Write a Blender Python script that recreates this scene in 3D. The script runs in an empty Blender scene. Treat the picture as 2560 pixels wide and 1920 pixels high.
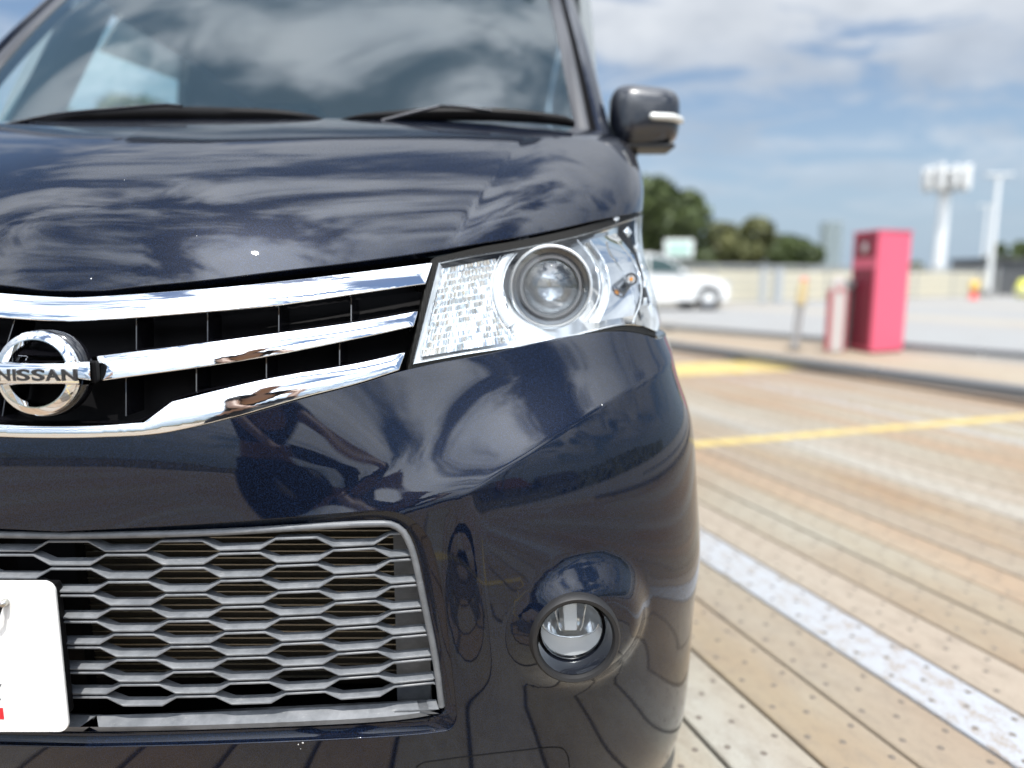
import bpy, bmesh, math, random
import numpy as np
from mathutils import Vector, Matrix
from mathutils.bvhtree import BVHTree
from mathutils.geometry import delaunay_2d_cdt

random.seed(7)
scene = bpy.context.scene
COL = scene.collection
rad = math.radians

# ---------------------------------------------------------------- camera, world, sun, exposure
F_PX = 1775.0                       # focal length in pixels of the 2560 px wide photograph
CAM = np.array((0.516, -0.78, 0.85))
PITCH = rad(8.5)
cam_data = bpy.data.cameras.new("camera")
cam = bpy.data.objects.new("camera", cam_data)
COL.objects.link(cam)
cam.location = CAM
cam.rotation_euler = (math.pi / 2 - PITCH, 0, 0)
cam_data.sensor_width = 36.0
cam_data.lens = 36.0 * F_PX / 2560.0
cam_data.clip_start = 0.02
cam_data.clip_end = 3000
cam_data.dof.use_dof = True
cam_data.dof.focus_distance = 0.86
cam_data.dof.aperture_fstop = 1.7
scene.camera = cam

SUN_DIR = Vector((0.015, -0.36, 0.90)).normalized()      # towards the sun
SUN_EL = math.asin(SUN_DIR.z)
SUN_ROT = math.atan2(SUN_DIR.x, SUN_DIR.y)
world = bpy.data.worlds.new("World")
scene.world = world
world.use_nodes = True
wt = world.node_tree
for n in list(wt.nodes):
    wt.nodes.remove(n)
def wn(t, **k):
    n = wt.nodes.new(t)
    for a, b in k.items():
        setattr(n, a, b)
    return n
def wmath(op, a, b=None, clamp=False):
    n = wn('ShaderNodeMath', operation=op, use_clamp=clamp)
    for i, x in enumerate((a, b)):
        if x is None: continue
        if isinstance(x, (int, float)): n.inputs[i].default_value = x
        else: wt.links.new(x, n.inputs[i])
    return n.outputs[0]
w_out = wn('ShaderNodeOutputWorld'); w_bg = wn('ShaderNodeBackground')
w_sky = wn('ShaderNodeTexSky', sky_type='NISHITA')
w_sky.sun_disc = False; w_sky.sun_elevation = SUN_EL; w_sky.sun_rotation = SUN_ROT
w_sky.air_density = 1.0; w_sky.dust_density = 0.25; w_sky.ozone_density = 1.5
w_bg.inputs['Strength'].default_value = 0.10
w_tc = wn('ShaderNodeTexCoord'); w_sep = wn('ShaderNodeSeparateXYZ')
wt.links.new(w_tc.outputs['Generated'], w_sep.inputs[0])
zc = wmath('MAXIMUM', w_sep.outputs[2], 0.0)
den = wmath('ADD', zc, 0.16)
ux = wmath('DIVIDE', w_sep.outputs[0], den); uy = wmath('DIVIDE', w_sep.outputs[1], den)
w_comb = wn('ShaderNodeCombineXYZ')
wt.links.new(ux, w_comb.inputs[0]); wt.links.new(uy, w_comb.inputs[1])
def wnoise(scale, detail, rough, off, dist=0.0, stretch=(1, 1, 1), rot=0.0):
    m = wn('ShaderNodeMapping'); m.inputs['Location'].default_value = off
    m.inputs['Scale'].default_value = stretch; m.inputs['Rotation'].default_value = (0, 0, rot)
    wt.links.new(w_comb.outputs[0], m.inputs[0])
    n = wn('ShaderNodeTexNoise'); n.inputs['Scale'].default_value = scale
    n.inputs['Detail'].default_value = detail; n.inputs['Roughness'].default_value = rough
    n.inputs['Distortion'].default_value = dist
    wt.links.new(m.outputs[0], n.inputs['Vector'])
    return n.outputs['Fac']
big = wnoise(0.55, 3, 0.5, (3.1, 1.7, 0))
fine = wnoise(1.9, 10, 0.64, (0.4, 2.2, 0), 0.6, (1, 1.5, 1), 0.5)
mix = wmath('ADD', wmath('MULTIPLY', big, 0.55), wmath('MULTIPLY', fine, 0.62))
w_ramp = wn('ShaderNodeMapRange', interpolation_type='SMOOTHSTEP')
w_ramp.inputs['From Min'].default_value = 0.50; w_ramp.inputs['From Max'].default_value = 0.615
wt.links.new(mix, w_ramp.inputs['Value'])
# towards the horizon the cloud layer thins into pale haze
w_hz = wn('ShaderNodeMapRange'); w_hz.inputs['From Min'].default_value = 0.03; w_hz.inputs['From Max'].default_value = 0.30
wt.links.new(zc, w_hz.inputs['Value'])
cmask = wmath('MULTIPLY', wmath('MULTIPLY', w_ramp.outputs[0], w_hz.outputs[0]), 0.9)
shade = wnoise(1.9, 5, 0.55, (7.3, 0.6, 0), 0.2)
w_cc = wn('ShaderNodeMix', data_type='RGBA')
w_cc.inputs['A'].default_value = (4.0, 4.4, 5.0, 1); w_cc.inputs['B'].default_value = (6.4, 6.7, 7.1, 1)
w_sr = wn('ShaderNodeMapRange'); w_sr.inputs['From Min'].default_value = 0.35; w_sr.inputs['From Max'].default_value = 0.62
wt.links.new(shade, w_sr.inputs['Value']); wt.links.new(w_sr.outputs[0], w_cc.inputs['Factor'])
w_mix = wn('ShaderNodeMix', data_type='RGBA')
wt.links.new(cmask, w_mix.inputs['Factor'])
wt.links.new(w_sky.outputs[0], w_mix.inputs['A']); wt.links.new(w_cc.outputs['Result'], w_mix.inputs['B'])
# pale air low over the horizon, in every direction
w_h2 = wn('ShaderNodeMapRange', interpolation_type='SMOOTHSTEP'); w_h2.inputs['From Min'].default_value = -0.02; w_h2.inputs['From Max'].default_value = 0.34
w_h2.inputs['To Min'].default_value = 0.95; w_h2.inputs['To Max'].default_value = 0.0
wt.links.new(w_sep.outputs[2], w_h2.inputs['Value'])
w_low = wn('ShaderNodeMix', data_type='RGBA'); w_low.inputs['B'].default_value = (3.2, 4.15, 5.3, 1)
wt.links.new(w_h2.outputs[0], w_low.inputs['Factor']); wt.links.new(w_sky.outputs[0], w_low.inputs['A'])
wt.links.new(w_low.outputs['Result'], w_mix.inputs['A'])
# clouds scatter sunlight forwards: brighter the nearer they stand to the sun
w_dot = wn('ShaderNodeVectorMath', operation='DOT_PRODUCT'); w_nrm = wn('ShaderNodeVectorMath', operation='NORMALIZE')
wt.links.new(w_tc.outputs['Generated'], w_nrm.inputs[0]); wt.links.new(w_nrm.outputs[0], w_dot.inputs[0]); w_dot.inputs[1].default_value = SUN_DIR
fs = wmath('ADD', 1.0, wmath('MULTIPLY', wmath('POWER', wmath('MAXIMUM', w_dot.outputs['Value'], 0.0), 3.0), 8.0))
w_sc = wn('ShaderNodeVectorMath', operation='SCALE'); wt.links.new(w_cc.outputs['Result'], w_sc.inputs[0]); wt.links.new(fs, w_sc.inputs['Scale'])
wt.links.new(w_sc.outputs[0], w_mix.inputs['B'])
wt.links.new(w_mix.outputs['Result'], w_bg.inputs['Color']); wt.links.new(w_bg.outputs[0], w_out.inputs[0])

sun_data = bpy.data.lights.new("sun", 'SUN')
sun_data.energy = 4.2; sun_data.angle = rad(0.53); sun_data.color = (1.0, 0.955, 0.89)
sun = bpy.data.objects.new("sun", sun_data); COL.objects.link(sun)
sun.rotation_euler = SUN_DIR.to_track_quat('Z', 'Y').to_euler()

scene.view_settings.view_transform = 'Standard'
scene.view_settings.look = 'None'
scene.view_settings.exposure = 0.34
scene.view_settings.gamma = 1.0
scene.view_settings.use_curve_mapping = False
scene.cycles.max_bounces = 12
scene.cycles.glossy_bounces = 6
scene.cycles.transparent_max_bounces = 16
scene.cycles.caustics_reflective = False
scene.cycles.caustics_refractive = False
scene.cycles.use_denoising = True
scene.cycles.sample_clamp_indirect = 6.0

# ---------------------------------------------------------------- helpers: materials
def mat(name, base=(0.5, 0.5, 0.5), rough=0.5, metal=0.0, coat=0.0, coat_rough=0.02, spec=0.5, ior=1.5):
    m = bpy.data.materials.new(name); m.use_nodes = True
    b = m.node_tree.nodes['Principled BSDF']
    b.inputs['Base Color'].default_value = (*base, 1); b.inputs['Roughness'].default_value = rough
    b.inputs['Metallic'].default_value = metal; b.inputs['Coat Weight'].default_value = coat
    b.inputs['Coat Roughness'].default_value = coat_rough; b.inputs['IOR'].default_value = ior
    return m
class NT:
    """small wrapper for building node graphs on a Principled material"""
    def __init__(s, m):
        s.m = m; s.t = m.node_tree; s.b = s.t.nodes['Principled BSDF']
    def new(s, t, **k):
        n = s.t.nodes.new(t)
        for a, b in k.items(): setattr(n, a, b)
        return n
    def put(s, x, sock):
        if isinstance(x, (int, float)): sock.default_value = x
        elif isinstance(x, tuple): sock.default_value = x if len(x) != 3 or sock.type == 'VECTOR' else (*x, 1)
        else: s.t.links.new(x, sock)
    def math(s, op, a, b=None, clamp=False):
        n = s.new('ShaderNodeMath', operation=op, use_clamp=clamp); s.put(a, n.inputs[0])
        if b is not None: s.put(b, n.inputs[1])
        return n.outputs[0]
    def pos(s, scale=(1, 1, 1), rot=0.0, obj=False):
        m = s.new('ShaderNodeMapping'); m.inputs['Scale'].default_value = scale; m.inputs['Rotation'].default_value = (0, 0, rot)
        src = s.new('ShaderNodeTexCoord').outputs['Object'] if obj else s.new('ShaderNodeNewGeometry').outputs['Position']
        s.t.links.new(src, m.inputs[0]); return m.outputs[0]
    def noise(s, vec, scale, detail=4, rough=0.55, dist=0.0):
        n = s.new('ShaderNodeTexNoise'); s.t.links.new(vec, n.inputs['Vector'])
        n.inputs['Scale'].default_value = scale; n.inputs['Detail'].default_value = detail
        n.inputs['Roughness'].default_value = rough; n.inputs['Distortion'].default_value = dist
        return n.outputs['Fac']
    def ramp(s, x, a, b, lo=0.0, hi=1.0):
        n = s.new('ShaderNodeMapRange'); s.put(x, n.inputs['Value'])
        n.inputs['From Min'].default_value = a; n.inputs['From Max'].default_value = b
        n.inputs['To Min'].default_value = lo; n.inputs['To Max'].default_value = hi
        return n.outputs[0]
    def mix(s, f, a, b):
        n = s.new('ShaderNodeMix', data_type='RGBA'); s.put(f, n.inputs['Factor']); s.put(a, n.inputs['A']); s.put(b, n.inputs['B'])
        return n.outputs['Result']
    def bump(s, h, strength, dist=0.002):
        n = s.new('ShaderNodeBump'); n.inputs['Strength'].default_value = strength; n.inputs['Distance'].default_value = dist
        s.t.links.new(h, n.inputs['Height']); s.t.links.new(n.outputs[0], s.b.inputs['Normal']); return n

def glassy(name, tint=(0.9, 0.95, 0.95), ior=1.5, rough=0.0):
    """thin sheet glass: Fresnel reflection over tinted see-through"""
    m = bpy.data.materials.new(name); m.use_nodes = True; t = m.node_tree; t.nodes.clear()
    o = t.nodes.new('ShaderNodeOutputMaterial'); mx = t.nodes.new('ShaderNodeMixShader')
    fr = t.nodes.new('ShaderNodeFresnel'); ge = t.nodes.new('ShaderNodeNewGeometry'); mr = t.nodes.new('ShaderNodeMapRange')
    mr.inputs['To Min'].default_value = ior; mr.inputs['To Max'].default_value = 1 / ior      # a thin sheet reflects alike from both sides
    t.links.new(ge.outputs['Backfacing'], mr.inputs['Value']); t.links.new(mr.outputs[0], fr.inputs[0])
    g = t.nodes.new('ShaderNodeBsdfGlossy'); g.inputs['Roughness'].default_value = rough
    tr = t.nodes.new('ShaderNodeBsdfTransparent'); tr.inputs[0].default_value = (*tint, 1)
    t.links.new(fr.outputs[0], mx.inputs[0]); t.links.new(tr.outputs[0], mx.inputs[1]); t.links.new(g.outputs[0], mx.inputs[2])
    t.links.new(mx.outputs[0], o.inputs[0]); return m

# ---------------------------------------------------------------- helpers: objects
def tag(o, label=None, cat=None, group=None, kind=None):
    if label: o['label'] = label
    if cat: o['category'] = cat
    if group: o['group'] = group
    if kind: o['kind'] = kind
    return o
def empty(name, loc=(0, 0, 0), rz=0.0):
    o = bpy.data.objects.new(name, None); COL.objects.link(o); o.location = loc; o.rotation_euler = (0, 0, rz)
    o.empty_display_size = 0.1; return o
def link_mesh(name, me, parent=None):
    o = bpy.data.objects.new(name, me); COL.objects.link(o)
    if parent: o.parent = parent
    return o
def mesh_obj(name, verts, faces, m, parent=None, smooth=False, normals=None):
    me = bpy.data.meshes.new(name)
    me.from_pydata([tuple(map(float, v)) for v in verts], [], [tuple(int(i) for i in f) for f in faces])
    me.materials.append(m)
    if smooth or normals is not None:
        me.polygons.foreach_set('use_smooth', [True] * len(me.polygons))
    me.update()
    if normals is not None:
        me.normals_split_custom_set_from_vertices([tuple(map(float, n)) for n in normals])
    return link_mesh(name, me, parent)
class MB:
    """collects simple solids, then links them as one mesh"""
    def __init__(s): s.v = []; s.f = []
    def add(s, v, f):
        k = len(s.v); s.v += [tuple(x) for x in v]; s.f += [tuple(i + k for i in q) for q in f]; return s
    def box(s, c, d, M=None):
        x, y, z = (q / 2 for q in d)
        v = [Vector((sx * x, sy * y, sz * z)) for sz in (-1, 1) for sy in (-1, 1) for sx in (-1, 1)]
        if M: v = [M @ q for q in v]
        v = [q + Vector(c) for q in v]
        return s.add(v, [(0, 2, 3, 1), (4, 5, 7, 6), (0, 1, 5, 4), (2, 6, 7, 3), (0, 4, 6, 2), (1, 3, 7, 5)])
    def tube(s, pts, r, n=10, cap=True, flat=None):
        pts = [Vector(p) for p in pts]; rs = r if isinstance(r, (list, tuple)) else [r] * len(pts)
        V = []; up = Vector((0, 0, 1))
        for i, p in enumerate(pts):
            t = (pts[min(i + 1, len(pts) - 1)] - pts[max(i - 1, 0)]).normalized()
            a = t.cross(up)
            if a.length < 0.05: a = t.cross(Vector((0, 1, 0)))
            a.normalize(); b = a.cross(t)
            for k in range(n):
                q = 2 * math.pi * k / n
                V.append(p + a * math.cos(q) * rs[i] + b * math.sin(q) * rs[i] * (flat or 1))
        Fc = [(i * n + k, i * n + (k + 1) % n, (i + 1) * n + (k + 1) % n, (i + 1) * n + k) for i in range(len(pts) - 1) for k in range(n)]
        if cap: Fc += [tuple(range(n))[::-1], tuple((len(pts) - 1) * n + k for k in range(n))]
        return s.add(V, Fc)
    def build(s, name, m, parent=None, smooth=False, bevel=0.0, seg=2):
        o = mesh_obj(name, s.v, s.f, m, parent, smooth)
        bm = bmesh.new(); bm.from_mesh(o.data)
        bmesh.ops.recalc_face_normals(bm, faces=bm.faces)
        if bevel:
            bmesh.ops.bevel(bm, geom=list(bm.edges), offset=bevel, segments=seg, profile=0.5, affect='EDGES', clamp_overlap=True)
        bm.to_mesh(o.data); bm.free()
        if smooth: smooth_by_angle(o)
        return o
def smooth_by_angle(o, deg=38):
    me = o.data
    me.polygons.foreach_set('use_smooth', [True] * len(me.polygons))
    bm = bmesh.new(); bm.from_mesh(me)
    for e in bm.edges:
        e.smooth = not (len(e.link_faces) == 2 and e.calc_face_angle(0) > rad(deg))
    bm.to_mesh(me); bm.free()
def lathe(prof, n=48, axis=None, c=(0, 0, 0)):
    """profile of (r, h) turned round +h; axis is the direction of h"""
    ax = Vector(axis or (0, 0, 1)).normalized()
    a = ax.orthogonal().normalized(); b = ax.cross(a); c = Vector(c)
    V = [c + ax * h + (a * math.cos(2 * math.pi * k / n) + b * math.sin(2 * math.pi * k / n)) * r for r, h in prof for k in range(n)]
    Fc = [(i * n + k, i * n + (k + 1) % n, (i + 1) * n + (k + 1) % n, (i + 1) * n + k) for i in range(len(prof) - 1) for k in range(n)]
    return V, Fc
def ray_dir(px, py):
    a = (px - 1280) / F_PX; b = (960 - py) / F_PX
    return np.array((a, math.cos(PITCH) + b * math.sin(PITCH), -math.sin(PITCH) + b * math.cos(PITCH)))
def at_y(px, py, Y):
    d = ray_dir(px, py); return Vector(CAM + d * ((Y - CAM[1]) / d[1]))
def at_x(px, py, X):
    d = ray_dir(px, py); return Vector(CAM + d * ((X - CAM[0]) / d[0]))
def at_z(px, py, Z=0.0):
    d = ray_dir(px, py); return Vector(CAM + d * ((Z - CAM[2]) / d[2]))
def catmull(pts, n):
    P = np.array(pts, float)
    if len(P) == 2:
        t = np.linspace(0, 1, n)[:, None]; return P[0] * (1 - t) + P[1] * t
    Q = np.vstack([2 * P[0] - P[1], P, 2 * P[-1] - P[-2]])
    T = [0.0]
    for i in range(1, len(Q)): T.append(T[-1] + max(np.linalg.norm(Q[i] - Q[i - 1]), 1e-9) ** 0.5)
    T = np.array(T); L = np.concatenate([[0], np.cumsum(np.linalg.norm(np.diff(P, axis=0), axis=1))])
    out = []
    for s in np.linspace(0, L[-1], n):
        i = min(max(np.searchsorted(L, s, 'right') - 1, 0), len(P) - 2)
        u = (s - L[i]) / max(L[i + 1] - L[i], 1e-9)
        t0, t1, t2, t3 = T[i:i + 4]; t = t1 + u * (t2 - t1); p0, p1, p2, p3 = Q[i:i + 4]
        A1 = (t1 - t) / (t1 - t0) * p0 + (t - t0) / (t1 - t0) * p1; A2 = (t2 - t) / (t2 - t1) * p1 + (t - t1) / (t2 - t1) * p2
        A3 = (t3 - t) / (t3 - t2) * p2 + (t - t2) / (t3 - t2) * p3
        B1 = (t2 - t) / (t2 - t0) * A1 + (t - t0) / (t2 - t0) * A2; B2 = (t3 - t) / (t3 - t1) * A2 + (t - t1) / (t3 - t1) * A3
        out.append((t2 - t) / (t2 - t1) * B1 + (t - t1) / (t2 - t1) * B2)
    return np.array(out)

# ---------------------------------------------------------------- the car's body surface
# rows from the sill up to the scuttle: height, setback, half width, corner length, corner exponent
ROWS = np.array([
    (0.02, 0.090, 0.815, 0.40, 2.5), (0.12, 0.042, 0.826, 0.40, 2.5), (0.22, 0.022, 0.822, 0.40, 2.5), (0.31, 0.006, 0.822, 0.40, 2.5),
    (0.40, 0.000, 0.815, 0.40, 2.5), (0.50, -0.005, 0.803, 0.40, 2.5), (0.58, -0.004, 0.808, 0.40, 2.5),
    (0.64, 0.000, 0.810, 0.40, 2.5), (0.69, 0.009, 0.796, 0.40, 2.5), (0.74, 0.023, 0.786, 0.40, 2.5),
    (0.79, 0.043, 0.788, 0.40, 2.5), (0.835, 0.064, 0.794, 0.40, 2.35), (0.885, 0.091, 0.791, 0.40, 2.2),
    (0.94, 0.133, 0.787, 0.40, 2.22), (1.00, 0.208, 0.790, 0.39, 2.3), (1.058, 0.332, 0.786, 0.37, 2.42),
    (1.106, 0.465, 0.775, 0.34, 2.6), (1.142, 0.59, 0.768, 0.31, 2.85), (1.163, 0.69, 0.752, 0.28, 3.1), (1.172, 0.75, 0.738, 0.26, 3.3)])
NV = len(ROWS) - 1
_RC = np.vstack([2 * ROWS[0] - ROWS[1], ROWS, 2 * ROWS[-1] - ROWS[-2]])
def rows_at(v):
    v = np.clip(np.asarray(v, float), 0, NV - 1e-6); i = v.astype(int); t = (v - i)[..., None]
    b0 = (1 - t) ** 3 / 6; b1 = (3 * t ** 3 - 6 * t ** 2 + 4) / 6; b2 = (-3 * t ** 3 + 3 * t ** 2 + 3 * t + 1) / 6; b3 = t ** 3 / 6
    return b0 * _RC[i] + b1 * _RC[i + 1] + b2 * _RC[i + 2] + b3 * _RC[i + 3]
def sstep(x): x = np.clip(x, 0, 1); return x * x * (3 - 2 * x)
FIELDS = []          # displacement fields, added once the base surface can be sampled
Y_BACK = 1.20
def S0(s, v):
    R = rows_at(v); Z, Y0, W, L, n = (R[..., k] for k in range(5))
    s = np.asarray(s, float)
    a = np.clip(s, 0, 1) * math.pi / 2
    g = np.sin(a); c = np.clip(1 - g ** n, 0, 1) ** (1 / n)
    X = W * g; Y = Y0 + L * (1 - c)
    sd = np.clip(s - 1, 0, None)
    Y = Y + sd * (Y_BACK - Y0 - L)
    return np.stack([X, Y, Z], -1)
def _normal(fn, s, v):
    e = 2e-3
    sa = np.clip(s - e, 0, None); ds = fn(s + e, v) - fn(sa, v); dv = fn(s, np.clip(v + e * 5, 0, NV)) - fn(s, np.clip(v - e * 5, 0, NV))
    n = np.cross(ds, dv); ln = np.linalg.norm(n, axis=-1, keepdims=True)
    n = n / np.maximum(ln, 1e-12)
    return n
def S(s, v):
    P = S0(s, v)
    if not FIELDS: return P
    A = np.asarray(s, float) * 0.95; Z = P[..., 2]
    D = np.zeros(np.shape(Z))
    for f in FIELDS: D = D + f(A, Z, P)
    nrm = _normal(S0, np.asarray(s, float), np.asarray(v, float))
    return P + nrm * D[..., None]
def SN(s, v):
    n = _normal(S, np.asarray(s, float), np.asarray(v, float))
    n = np.where((np.asarray(s) < 1e-4)[..., None], n * np.array([0, 1, 1]), n)
    return n / np.maximum(np.linalg.norm(n, axis=-1, keepdims=True), 1e-12)
class Sampler:
    def __init__(s, fn, ns=300, nv=300, smax=1.25):
        s.ns, s.nv, s.smax = ns, nv, smax
        ss, vv = np.meshgrid(np.linspace(0, smax, ns), np.linspace(0, NV, nv), indexing='ij')
        P = fn(ss, vv).reshape(-1, 3)
        Fc = [(i * nv + j, (i + 1) * nv + j, (i + 1) * nv + j + 1, i * nv + j + 1) for i in range(ns - 1) for j in range(nv - 1)]
        s.P = P; s.F = Fc
        s.tree = BVHTree.FromPolygons([Vector(p) for p in P], Fc)
    def px(s, x, y):
        d = Vector(ray_dir(x, y)).normalized()
        h = s.tree.ray_cast(Vector(CAM), d)
        for k in range(1, 60):                           # just past the outline of the body: take its edge
            if h[0] is not None or x < 1400: break
            h = s.tree.ray_cast(Vector(CAM), Vector(ray_dir(x - k, y)).normalized())
        if h[0] is None: return None
        i, j = divmod(h[2], s.nv - 1)
        q = [Vector(s.P[k]) for k in s.F[h[2]]]; p = h[0]
        # solve p = q0 + u*(q1-q0) + w*(q3-q0)
        e1 = q[1] - q[0]; e2 = q[3] - q[0]; r = p - q[0]
        a, b, c = e1.dot(e1), e1.dot(e2), e2.dot(e2); dd = a * c - b * b
        u = (c * r.dot(e1) - b * r.dot(e2)) / dd; w = (a * r.dot(e2) - b * r.dot(e1)) / dd
        return ((i + u) * s.smax / (s.ns - 1), (j + w) * NV / (s.nv - 1))
def project(P):
    P = np.asarray(P, float) - CAM
    f = P[..., 1] * math.cos(PITCH) - P[..., 2] * math.sin(PITCH); u = P[..., 1] * math.sin(PITCH) + P[..., 2] * math.cos(PITCH)
    return np.stack([1280 + F_PX * P[..., 0] / f, 960 - F_PX * u / f], -1)
base = Sampler(S0, 260, 260)
def to_AZ(pts):
    o = []
    for x, y in pts:
        r = base.px(x, y)
        assert r is not None, (x, y)
        o.append((r[0] * 0.95, rows_at(r[1])[0]))
    return np.array(o)
# cheek facet below the headlight: crease along its top, soft step down its inner side
_cr = to_AZ([(1205, 1222), (1249, 1177), (1320, 1128), (1388, 1089), (1470, 1046), (1565, 992), (1618, 950)])
_lf = to_AZ([(1205, 1222), (1182, 1277), (1183, 1388), (1203, 1554), (1225, 1693)])
_crp = np.polyfit(_cr[:, 0], _cr[:, 1], 2); _lfp = np.polyfit(_lf[:, 1], _lf[:, 0], 2)
_cr[0, 1] = np.polyval(_crp, _cr[0, 0]); _cr[-1, 1] = np.polyval(_crp, _cr[-1, 0])
_sl0 = np.polyval(np.polyder(_crp), _cr[0, 0]); _sl1 = np.polyval(np.polyder(_crp), _cr[-1, 0])
def f_cheek(A, Z, P):
    zc = np.polyval(_crp, np.clip(A, _cr[0, 0], _cr[-1, 0]))
    zc = np.where(A < _cr[0, 0], _cr[0, 1] + (A - _cr[0, 0]) * _sl0, zc)
    zc = np.where(A > _cr[-1, 0], _cr[-1, 1] + (A - _cr[-1, 0]) * _sl1, zc)
    a = Z - zc
    soft = 0.0025
    ap = 0.5 * (a + np.sqrt(a * a + soft * soft))           # kinked ramp above the crease
    T = -0.36 * ap; T = -0.036 * np.tanh(-T / 0.036)
    al = np.polyval(_lfp, np.clip(Z, _lf[-1, 1], _lf[0, 1] + 0.03))
    l = al - A
    wid = 0.045 + 0.30 * sstep((a + 0.01) / 0.10)
    w = 1 - sstep((l + 0.010) / wid)
    low = sstep((Z - 0.30) / 0.14)
    side = 1 - sstep((A - 1.02) / 0.18)
    top = 1 - sstep((Z - 0.89) / 0.27)
    lean = -0.026 * sstep((Z - 0.46) / 0.28)             # the facet leans back towards its crease
    return w * (0.014 * low + lean + T) * side * top
# housing swelling round the fog lamp
FOG_PX = (1438, 1592)
_fc = to_AZ([FOG_PX])[0]
def f_fog(A, Z, P):
    x = (A - _fc[0]) * 0.98; z = Z - _fc[1]
    # eyebrow leaning up and outwards
    cx, cz = 0.014, 0.020
    r = np.sqrt(((x - cx) * 0.93 + (z - cz) * 0.22) ** 2 + (((z - cz) * 1.0 - (x - cx) * 0.20)) ** 2)
    return 0.026 * (1 - sstep((r - 0.044) / 0.062))
# crease running up the bonnet
_hc = to_AZ([(1110, 600), (1150, 545), (1190, 470), (1240, 400), (1300, 348)])
_hcp = np.polyfit(_hc[:, 1], _hc[:, 0], 2)
def f_hood(A, Z, P):
    ah = np.polyval(_hcp, np.clip(Z, _hc[0, 1] - 0.02, _hc[-1, 1] + 0.02))
    d = A - ah
    k = sstep((Z - 0.89) / 0.10) * (1 - sstep((Z - 1.09) / 0.06))
    dp = 0.5 * (d + np.sqrt(d * d + 0.005 ** 2))
    return 0.0095 * k * np.tanh(dp / 0.055) * (1 - sstep((d - 0.04) / 0.45))
FIELDS[:] = [f_cheek, f_fog, f_hood]
surf = Sampler(S, 420, 420)

def v_at_row(y, s=0.0):
    lo, hi = 0.0, float(NV)
    vs = np.linspace(0, NV, 600); yy = project(S(np.full(600, s), vs))[:, 1]
    return float(np.interp(-y, -yy, vs))
def sv(pt):
    if pt[0] == 's0': return (0.0, v_at_row(pt[1]))
    if pt[0] == 'sv': return (float(pt[1]), float(pt[2]))
    r = surf.px(*pt)
    assert r is not None, pt
    return r
def outline(*segs, step=7.0):
    """each segment: a list of photo points (or fixed surface params) joined by a smooth curve"""
    out = []
    for k, seg in enumerate(segs):
        if seg == 'c':                                    # meet the centre line level with the neighbouring curve
            if out and out[-1][0] < 0.12: out.append((0.0, out[-1][1]))
            else: lead = True; out.append(None)
            continue
        if isinstance(seg[0], str) or any(isinstance(p[0], str) for p in seg):
            P = [sv(p) for p in seg]
            q = []
            for a, b in zip(P[:-1], P[1:]):
                n = max(2, int(math.hypot((b[0] - a[0]) * 0.95, (b[1] - a[1]) * 0.05) / 0.008))
                q += [(a[0] + (b[0] - a[0]) * k / n, a[1] + (b[1] - a[1]) * k / n) for k in range(n)]
            q.append(P[-1])
        else:
            L = sum(math.dist(a, b) for a, b in zip(seg[:-1], seg[1:]))
            q = [surf.px(*p) for p in catmull(seg, max(3, int(L / step)))]
            assert all(r is not None or p[0] < 330 for r, p in zip(q, catmull(seg, max(3, int(L / step))))), seg
            q = [r for r in q if r is not None]       # points past the centre line are mirrored instead
        if out and out[-1] is None: out[-1] = (0.0, q[0][1])
        if out and math.hypot(out[-1][0] - q[0][0], (out[-1][1] - q[0][1]) * 0.05) < 1e-3: q = q[1:]
        out += q
    if math.hypot(out[-1][0] - out[0][0], (out[-1][1] - out[0][1]) * 0.05) < 1e-3: out.pop()
    return out
KS, KV = 0.95, 0.05
def inside(poly, x, y):
    c = False; n = len(poly)
    for i in range(n):
        x1, y1 = poly[i]; x2, y2 = poly[i - 1]
        if (y1 > y) != (y2 > y) and x < (x2 - x1) * (y - y1) / (y2 - y1) + x1: c = not c
    return c
def inside_np(poly, X, Y):
    c = np.zeros(X.shape, bool); p = np.array(poly)
    for (x1, y1), (x2, y2) in zip(p, np.roll(p, 1, 0)):
        if y1 == y2: continue
        c ^= ((y1 > Y) != (y2 > Y)) & (X < (x2 - x1) * (Y - y1) / (y2 - y1) + x1)
    return c
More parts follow.
